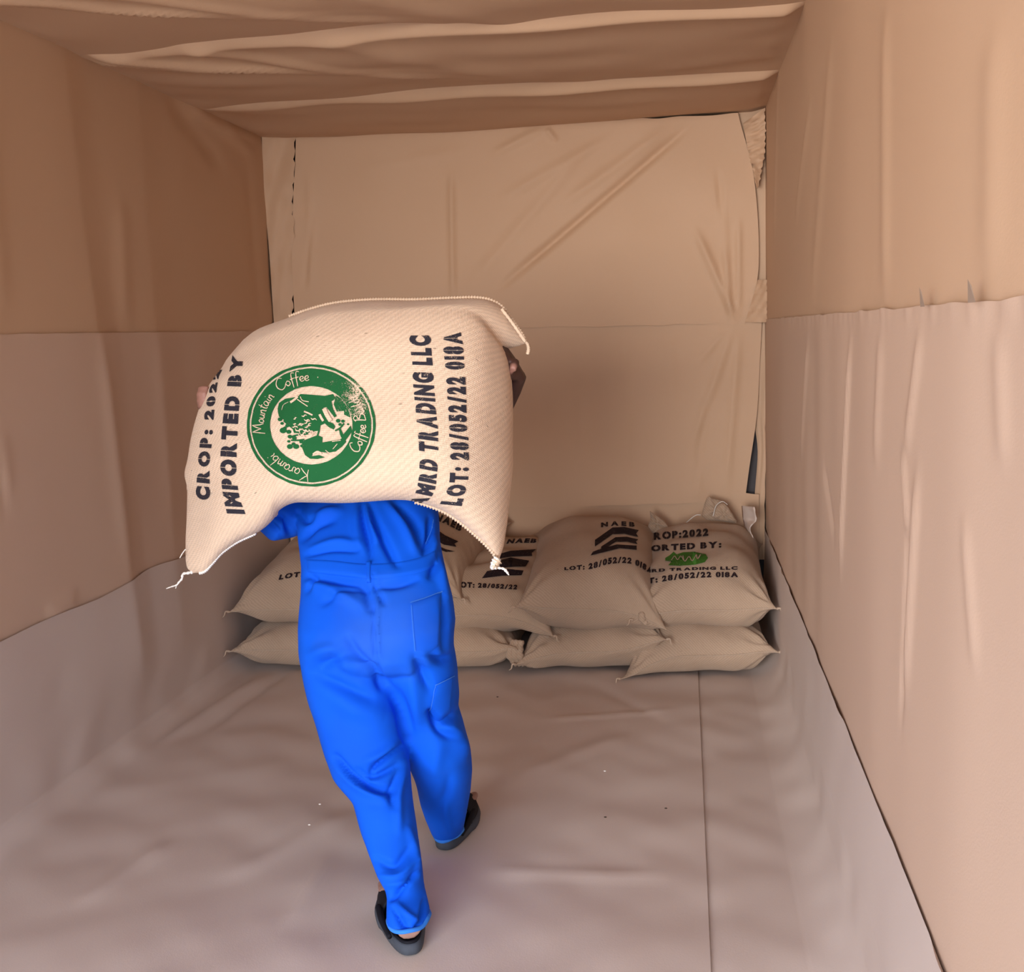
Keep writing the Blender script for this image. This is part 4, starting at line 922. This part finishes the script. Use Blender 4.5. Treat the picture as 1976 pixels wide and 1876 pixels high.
patch_on('tool_pocket', ([(839, 1321), (858, 1312), (874, 1304)], [(830, 1373), (845, 1392), (868, 1376)]), cvb, BLUE, cover)
patch_on('waistband', ([(592, 1080), (640, 1082), (700, 1088), (760, 1086), (810, 1076), (840, 1062)], [(594, 1104), (640, 1110), (700, 1116), (760, 1114), (815, 1103), (846, 1088)]), cvb, BLUE, cover, off=.004, nu=60, nv=10)
patch_on('belt_loop', ([(706, 1084), (717, 1084)], [(708, 1125), (716, 1125)]), cvb, BLUE, cover, off=.008, nu=6, nv=14)
STITCH = plain('pale_blue_stitching', (0.03, 0.16, 0.62), .8)
def stitch(name, pts, w=1.5, parent=cover, mat=STITCH):
    return project(name, [ribbon(pts, w, n=40)], cvb, mat, parent, off=.0055)
stitch('stitching', [(791, 1165), (822, 1155), (852, 1142)]); stitch('stitching', [(839, 1321), (858, 1312), (874, 1304)])
stitch('stitching', [(793, 1170), (796, 1210), (800, 1256)], 1.0); stitch('stitching', [(829, 1372), (834, 1345), (840, 1322)], 1.0)
stitch('stitching', [(835, 1005), (832, 1030), (822, 1055)], 1.0)
# faded rolled hems
def hem(ringdef, n=48, wob=.006, r=.0055, seed=1):
    y, xl, xr, Yc, rd = ringdef; a, b = at(xl, y, Yc), at(xr, y, Yc); c = (a+b)/2; hw = np.linalg.norm(b-a)/2; pts = []
    ff = Field(seed, 6, (.5, 1.4), dim=1)
    for k in range(n+1):
        t = 2*math.pi*k/n; pts.append((c[0]+(hw-.003)*math.cos(t), c[1]+(rd-.003)*math.sin(t), c[2]+.007+wob*ff(np.array([[math.sin(t)*.7+math.cos(t)*.3]]))[0]))
    return tube(pts, r, 8, n=120)
HEM = plain('faded_blue_hem', (0.02, 0.19, 0.70), .85)
V, F = hem((1776, 750, 829, -3.05, .073), seed=2); mesh_obj('hem', V, F, HEM, cover)
V, F = hem((1607, 838, 894, -2.53, .066), seed=4); mesh_obj('hem', V, F, HEM, cover)

# body: one continuous surface grown from tapered limbs
def T(pts, r, sides=14, n=None): return tube([np.array(p, float) for p in pts], r, sides, n=n or max(10, 5*len(pts)))
anL, anR = at(790, 1775, -3.03), at(868, 1600, -2.50)
anL = np.array([1.325, -3.045, .09]); anR = np.array([1.322, -2.49, .09])
def foot(heel, ang, s=1.0):
    """heel centre on the ground; ang: degrees from +Y, positive to the left"""
    d = np.array([-math.sin(math.radians(ang)), math.cos(math.radians(ang)), 0]); n = np.array([d[1], -d[0], 0]); z = np.array([0, 0, 1.])
    h = np.array(heel, float); P = []
    def q(f, l, u): return h+d*f+n*l*s+z*u
    P.append(T([q(-.020, 0, .036), q(.03, 0, .040), q(.09, .0, .044), (q(.15, .002, .040)), q(.185, .002, .034)], [.029, .034, .036, .035, .024], 16))
    P.append(T([q(.0, 0, .036), q(.015, 0, .06), q(.035, 0, .10), q(.04, 0, .16)], [.028, .031, .031, .034], 16))
    P.append(T([q(.12, .018*s, .035), q(.18, .02, .032)], [.024, .02]))
    for i, (l, L, r) in enumerate(((-.032, .052, .013), (-.012, .050, .0095), (.005, .044, .009), (.020, .036, .0085), (.033, .028, .008))):
        P.append(T([q(.155, l*.8, .034), q(.185, l, .036), q(.185+L*.6, l, .034), q(.185+L, l, .028)], [.014, r*1.1, r, r*.8], 10))
    return P
hL, aLf = (1.324, -3.075, .024), 22
hR, aRf = (1.303, -2.530, .024), -2
# the big toe is on the inner side
def lower(parts_mirror, h, a, inner): return foot(h, a, inner)
head_c = at(697, 800, -2.16); 
neckb = at(700, 862, -2.30)
bp = []
pel = at(722, 1200, -2.73); wst = at(722, 1090, -2.65); chs = at(708, 960, -2.48)
def ell(c, rx, ry, rz, tilt=0, n=24, m=16):
    V = []; Rm = np.array(Matrix.Rotation(tilt, 3, 'X'))
    for j in range(m+1):
        ph = math.pi*j/m
        for i in range(n):
            th = 2*math.pi*i/n; v = np.array([rx*math.sin(ph)*math.cos(th), ry*math.sin(ph)*math.sin(th), rz*math.cos(ph)]); V.append(Rm@v+np.array(c))
    return V, gridfaces(n, m+1, wrap=True, flip=True)
bp.append(ell(pel, .145, .095, .12)); bp.append(T([pel, wst, chs, at(703, 895, -2.38)], [.095, .085, .075, .06], 24, 30))
bp.append(ell(chs+np.array([0, .03, 0]), .14, .075, .15, -.4)); bp.append(T([shL, at(703, 890, -2.38), shR], [.055, .075, .055], 16, 20))
bp.append(T([at(703, 900, -2.38), neckb, head_c+np.array([0, .02, -.04])], [.065, .055, .055], 18))
for hip, kn, an, r in ((at(675, 1230, -2.74), at(722, 1490, -2.83), anL, 1), (at(790, 1230, -2.72), at(853, 1460, -2.65), anR, 1)):
    bp.append(T([pel*.5+hip*.5, hip, hip*.5+kn*.5, kn, kn*.6+an*.4, an], [.07, .075, .065, .05, .048, .032], 20, 40))
bp += foot(hL, aLf, 1); bp += foot(hR, aRf, -1)
def arm(sh, el, wr): return [T([sh, sh*.5+el*.5, el], [.050, .043, .038], 16, 16), T([el, el*.7+wr*.3, wr], [.038, .038, .026], 16, 16)]
bp += arm(shL, elL, wrL); bp += arm(shR, elR, wrR)
# hands: palm, four fingers, thumb; each gripping an edge of the sack
def hand(wr, tip_dir, side_dir, curl_dir, scale=1.0, rev=1):
    d = np.array(tip_dir, float); d /= np.linalg.norm(d); s = np.array(side_dir, float); s -= d*(s@d); s /= np.linalg.norm(s); c = np.cross(d, s); c *= np.sign(c@np.array(curl_dir)) or 1
    P = []; w = np.array(wr)
    def q(f, l, u): return w+(d*f+s*l+c*u)*scale
    for l in (-.026, -.009, .009, .026): P.append(T([q(-.01, l*.5, 0), q(.035, l*.9, 0), q(.085, l, 0)], [.016, .0155, .012], 10))
    for l, L in ((-.029, .062), (-.010, .074), (.010, .080), (.029, .070)):
        P.append(T([q(.075, l, 0), q(.085+L*.4, l, .006), q(.085+L*.66, l, .028), q(.085+L*.62, l, .052)], [.0115, .0098, .0088, .0075], 10, 16))
    P.append(T([q(.015, .022, .004), q(.045, .046, .014), q(.07, .056, .03), q(.088, .050, .045)], [.0165, .014, .0115, .009], 10, 14))
    return P
# right hand: wrist outermost, knuckles up-left, fingers folded forward over the sack's edge
hR_ = hand(wrR, at(972, 676, -2.52)-wrR, np.array([0.2, -.9, -.3]), np.array([-1, -.2, -.4]), .86)
hL_ = hand(wrL, np.array([-.30, -.95, .28]), np.array([0, .2, 1.]), np.array([1., 0, 0]), .80)
bp += hR_+hL_
# thumb pressed against the cloth, seen at the sack's right edge
bp.append(T([wrR+np.array([-.01, -.02, .02]), at(994, 700, -2.52), at(989, 714, -2.545)], [.015, .012, .010], 10))
# head
def head_parts(c):
    c = np.array(c); f = np.array([-.05, .80, -.60]); f /= np.linalg.norm(f); r = np.array([1., .06, 0]); r -= f*(r@f); r /= np.linalg.norm(r); u = np.cross(r, f)
    def q(x, y, z): return c+r*x+f*y+u*z
    def el(o, a, b_, cc, n=20, m=14):
        V = []
        for j in range(m+1):
            ph = math.pi*j/m
            for i in range(n):
                th = 2*math.pi*i/n; V.append(o+r*a*math.sin(ph)*math.cos(th)+f*b_*math.sin(ph)*math.sin(th)+u*cc*math.cos(ph))
        return V, gridfaces(n, m+1, wrap=True, flip=True)
    P = [el(q(0, -.008, .02), .074, .092, .088, 28, 20), el(q(0, .022, -.045), .056, .062, .068), el(q(0, .062, -.088), .026, .022, .022)]
    P.append(T([q(0, .085, .008), q(0, .092, -.014), q(0, .098, -.034)], [.008, .009, .011], 10)); P += [el(q(s*.013, .089, -.037), .008, .008, .007, 10, 8) for s in (-1, 1)]
    P += [el(q(s*.074, -.004, -.005), .008, .020, .032, 14, 10) for s in (-1, 1)]+[el(q(s*.032, .070, .022), .022, .014, .008, 12, 8) for s in (-1, 1)]
    P.append(el(q(0, .080, -.058), .025, .012, .010, 14, 8))
    return P, el, q
hp, el_, hq = head_parts(head_c)
bp += hp
body = remeshed('body', bp, .0045, SKIN, person, 4)
# keep the body inside its clothes
Pb = coords_of(body.data)
for _again in range(3):
    for i in range(len(Pb)):
        p = Pb[i]
        if p[2] < .068 or p[1] > -2.36 or (p[2] > .9 and (p[0] > 1.62 or p[0] < .86)): continue
        loc, nn, ix, dd = cvb0.find_nearest(Vector(p))
        if loc is None: continue
        sgn = (Vector(p)-loc).dot(nn)
        if sgn > -.032 and dd < .14: Pb[i] = np.array(loc-nn*.032)
body.data.vertices.foreach_set('co', Pb.ravel()); body.data.update()
V, F = el_(hq(0, -.016, .034), .078, .092, .084, 36, 24)
Vh = np.array(V); fq = Field(7, 12, (10, 26), dim=3); keep = np.array([((v-hq(0, 0, 0))@(hq(0, 1, 0)-hq(0, 0, 0))) < .045 for v in V])
Vh = Vh+(Vh-hq(0, -.016, .034))*(.012*fq(Vh))[:, None]
Fh = [f for f in F if all(keep[i] for i in f)]
mesh_obj('hair', Vh, Fh, HAIR, body)
for s in (-1, 1):
    V, F = el_(hq(s*.031, .0735, .012), .013, .009, .008, 14, 10); mesh_obj('eye', V, F, EYEW, body)
    V, F = el_(hq(s*.031, .081, .011), .006, .003, .006, 10, 8); mesh_obj('pupil', V, F, BLACK, body)
V, F = el_(hq(0, .0895, -.058), .023, .006, .007, 14, 8); mesh_obj('lips', V, F, LIP, body)

# sandals
def sandal(heel, ang, inner):
    d = np.array([-math.sin(math.radians(ang)), math.cos(math.radians(ang)), 0]); n = np.array([d[1], -d[0], 0]); h = np.array([heel[0], heel[1], 0.])
    def outline(grow=0.0, n_=48):
        pts = []
        for k in range(n_):
            t = 2*math.pi*k/n_; f = .112-.148*math.cos(t); wd = .045+.013*sstep(-.02, .2, np.array(f))
            l = math.sin(t); wl = (wd+grow)*np.sign(l)*abs(l)**.75*(1+.08*inner*(-l)*(f > .1)); ff = .112-(.148+grow)*math.cos(t)
            pts.append((ff, wl))
        return pts
    def lay(levels, mat, name, parent):
        V = []; o = None; nn = 48
        for (g, z) in levels:
            for (f, l) in outline(g): V.append(h+d*f+n*l+np.array([0, 0, z+.010*max(0, (f-.17))/.1*0]))
        F = gridfaces(nn, len(levels), wrap=True); F.append(tuple(range(nn))[::-1]); F.append(tuple((len(levels)-1)*nn+k for k in range(nn)))
        return mesh_obj(name, V, F, mat, parent)
    # strap is the sandal's own mesh: a broad band over the forefoot plus a thick rim
    V = []; m = 20; wn = 12
    for j in range(wn):
        f = .095+.085*j/(wn-1)
        for i in range(m):
            t = math.pi*i/(m-1); V.append(h+d*(f+.012*math.sin(t))+n*(-.052*math.cos(t))+np.array([0, 0, .020+.066*math.sin(t)**.7]))
    F = gridfaces(m, wn)
    o = mesh_obj('sandal', V, F, BLACK, person); sm = o.modifiers.new('t', 'SOLIDIFY'); sm.thickness = .006
    lay([(-.006, .001), (.000, .004), (.002, .016), (-.001, .026), (-.004, .029)], RUBBER, 'sole', o)
    V2 = []; lv = [(-.005, .0285), (-.004, .034), (-.008, .036), (-.012, .031), (-.02, .0295)]
    for (g, z) in lv:
        for (f, l) in outline(g): V2.append(h+d*f+n*l+np.array([0, 0, z]))
    F2 = gridfaces(48, len(lv), wrap=True)+[tuple((len(lv)-1)*48+k for k in range(48))]
    mesh_obj('footbed', V2, F2, BLACK, o)
    # rim strap running from the heel along the outside up to the band
    V3, F3 = tube([h+d*.0-n*inner*.044+np.array([0, 0, .036]), h+d*.05-n*inner*.054+np.array([0, 0, .050]), h+d*.11-n*inner*.056+np.array([0, 0, .058])], [.006, .008, .008], 8, n=20)
    mesh_obj('strap', V3, F3, BLACK, o)
sandal(hL, aLf, 1); sandal(hR, aRf, -1)

# ------------------------------------------------------------------ small litter on the paper
def grain(px, py, r, mat, nm, lab, grp):
    c = onplane(px, py, 2, .006); V, F = ell(c, r*1.3, r*.8, r*.6, n=8, m=5); tag(mesh_obj(nm, V, F, mat), lab, 'litter', grp)
for (x, y, w) in ((1167, 1488, 'pale crumb on the floor, nearest below the stacked sacks'), (617, 1552, "pale crumb on the floor left of the person, the farther of two"), (597, 1592, 'pale crumb on the floor left of the person, the nearer of two')): grain(x, y, .0035, DUST, 'crumb', w, 'crumbs on the floor')
for (x, y, w) in ((960, 1345, 'dark coffee bean on the floor just in front of the puckered sack'), (1168, 1577, 'dark coffee bean on the floor directly below the pale crumb'), (1285, 1560, 'dark coffee bean on the floor nearest the right wall')): grain(x, y, .0035, BEAN, 'coffee_bean', w, 'beans on the floor')
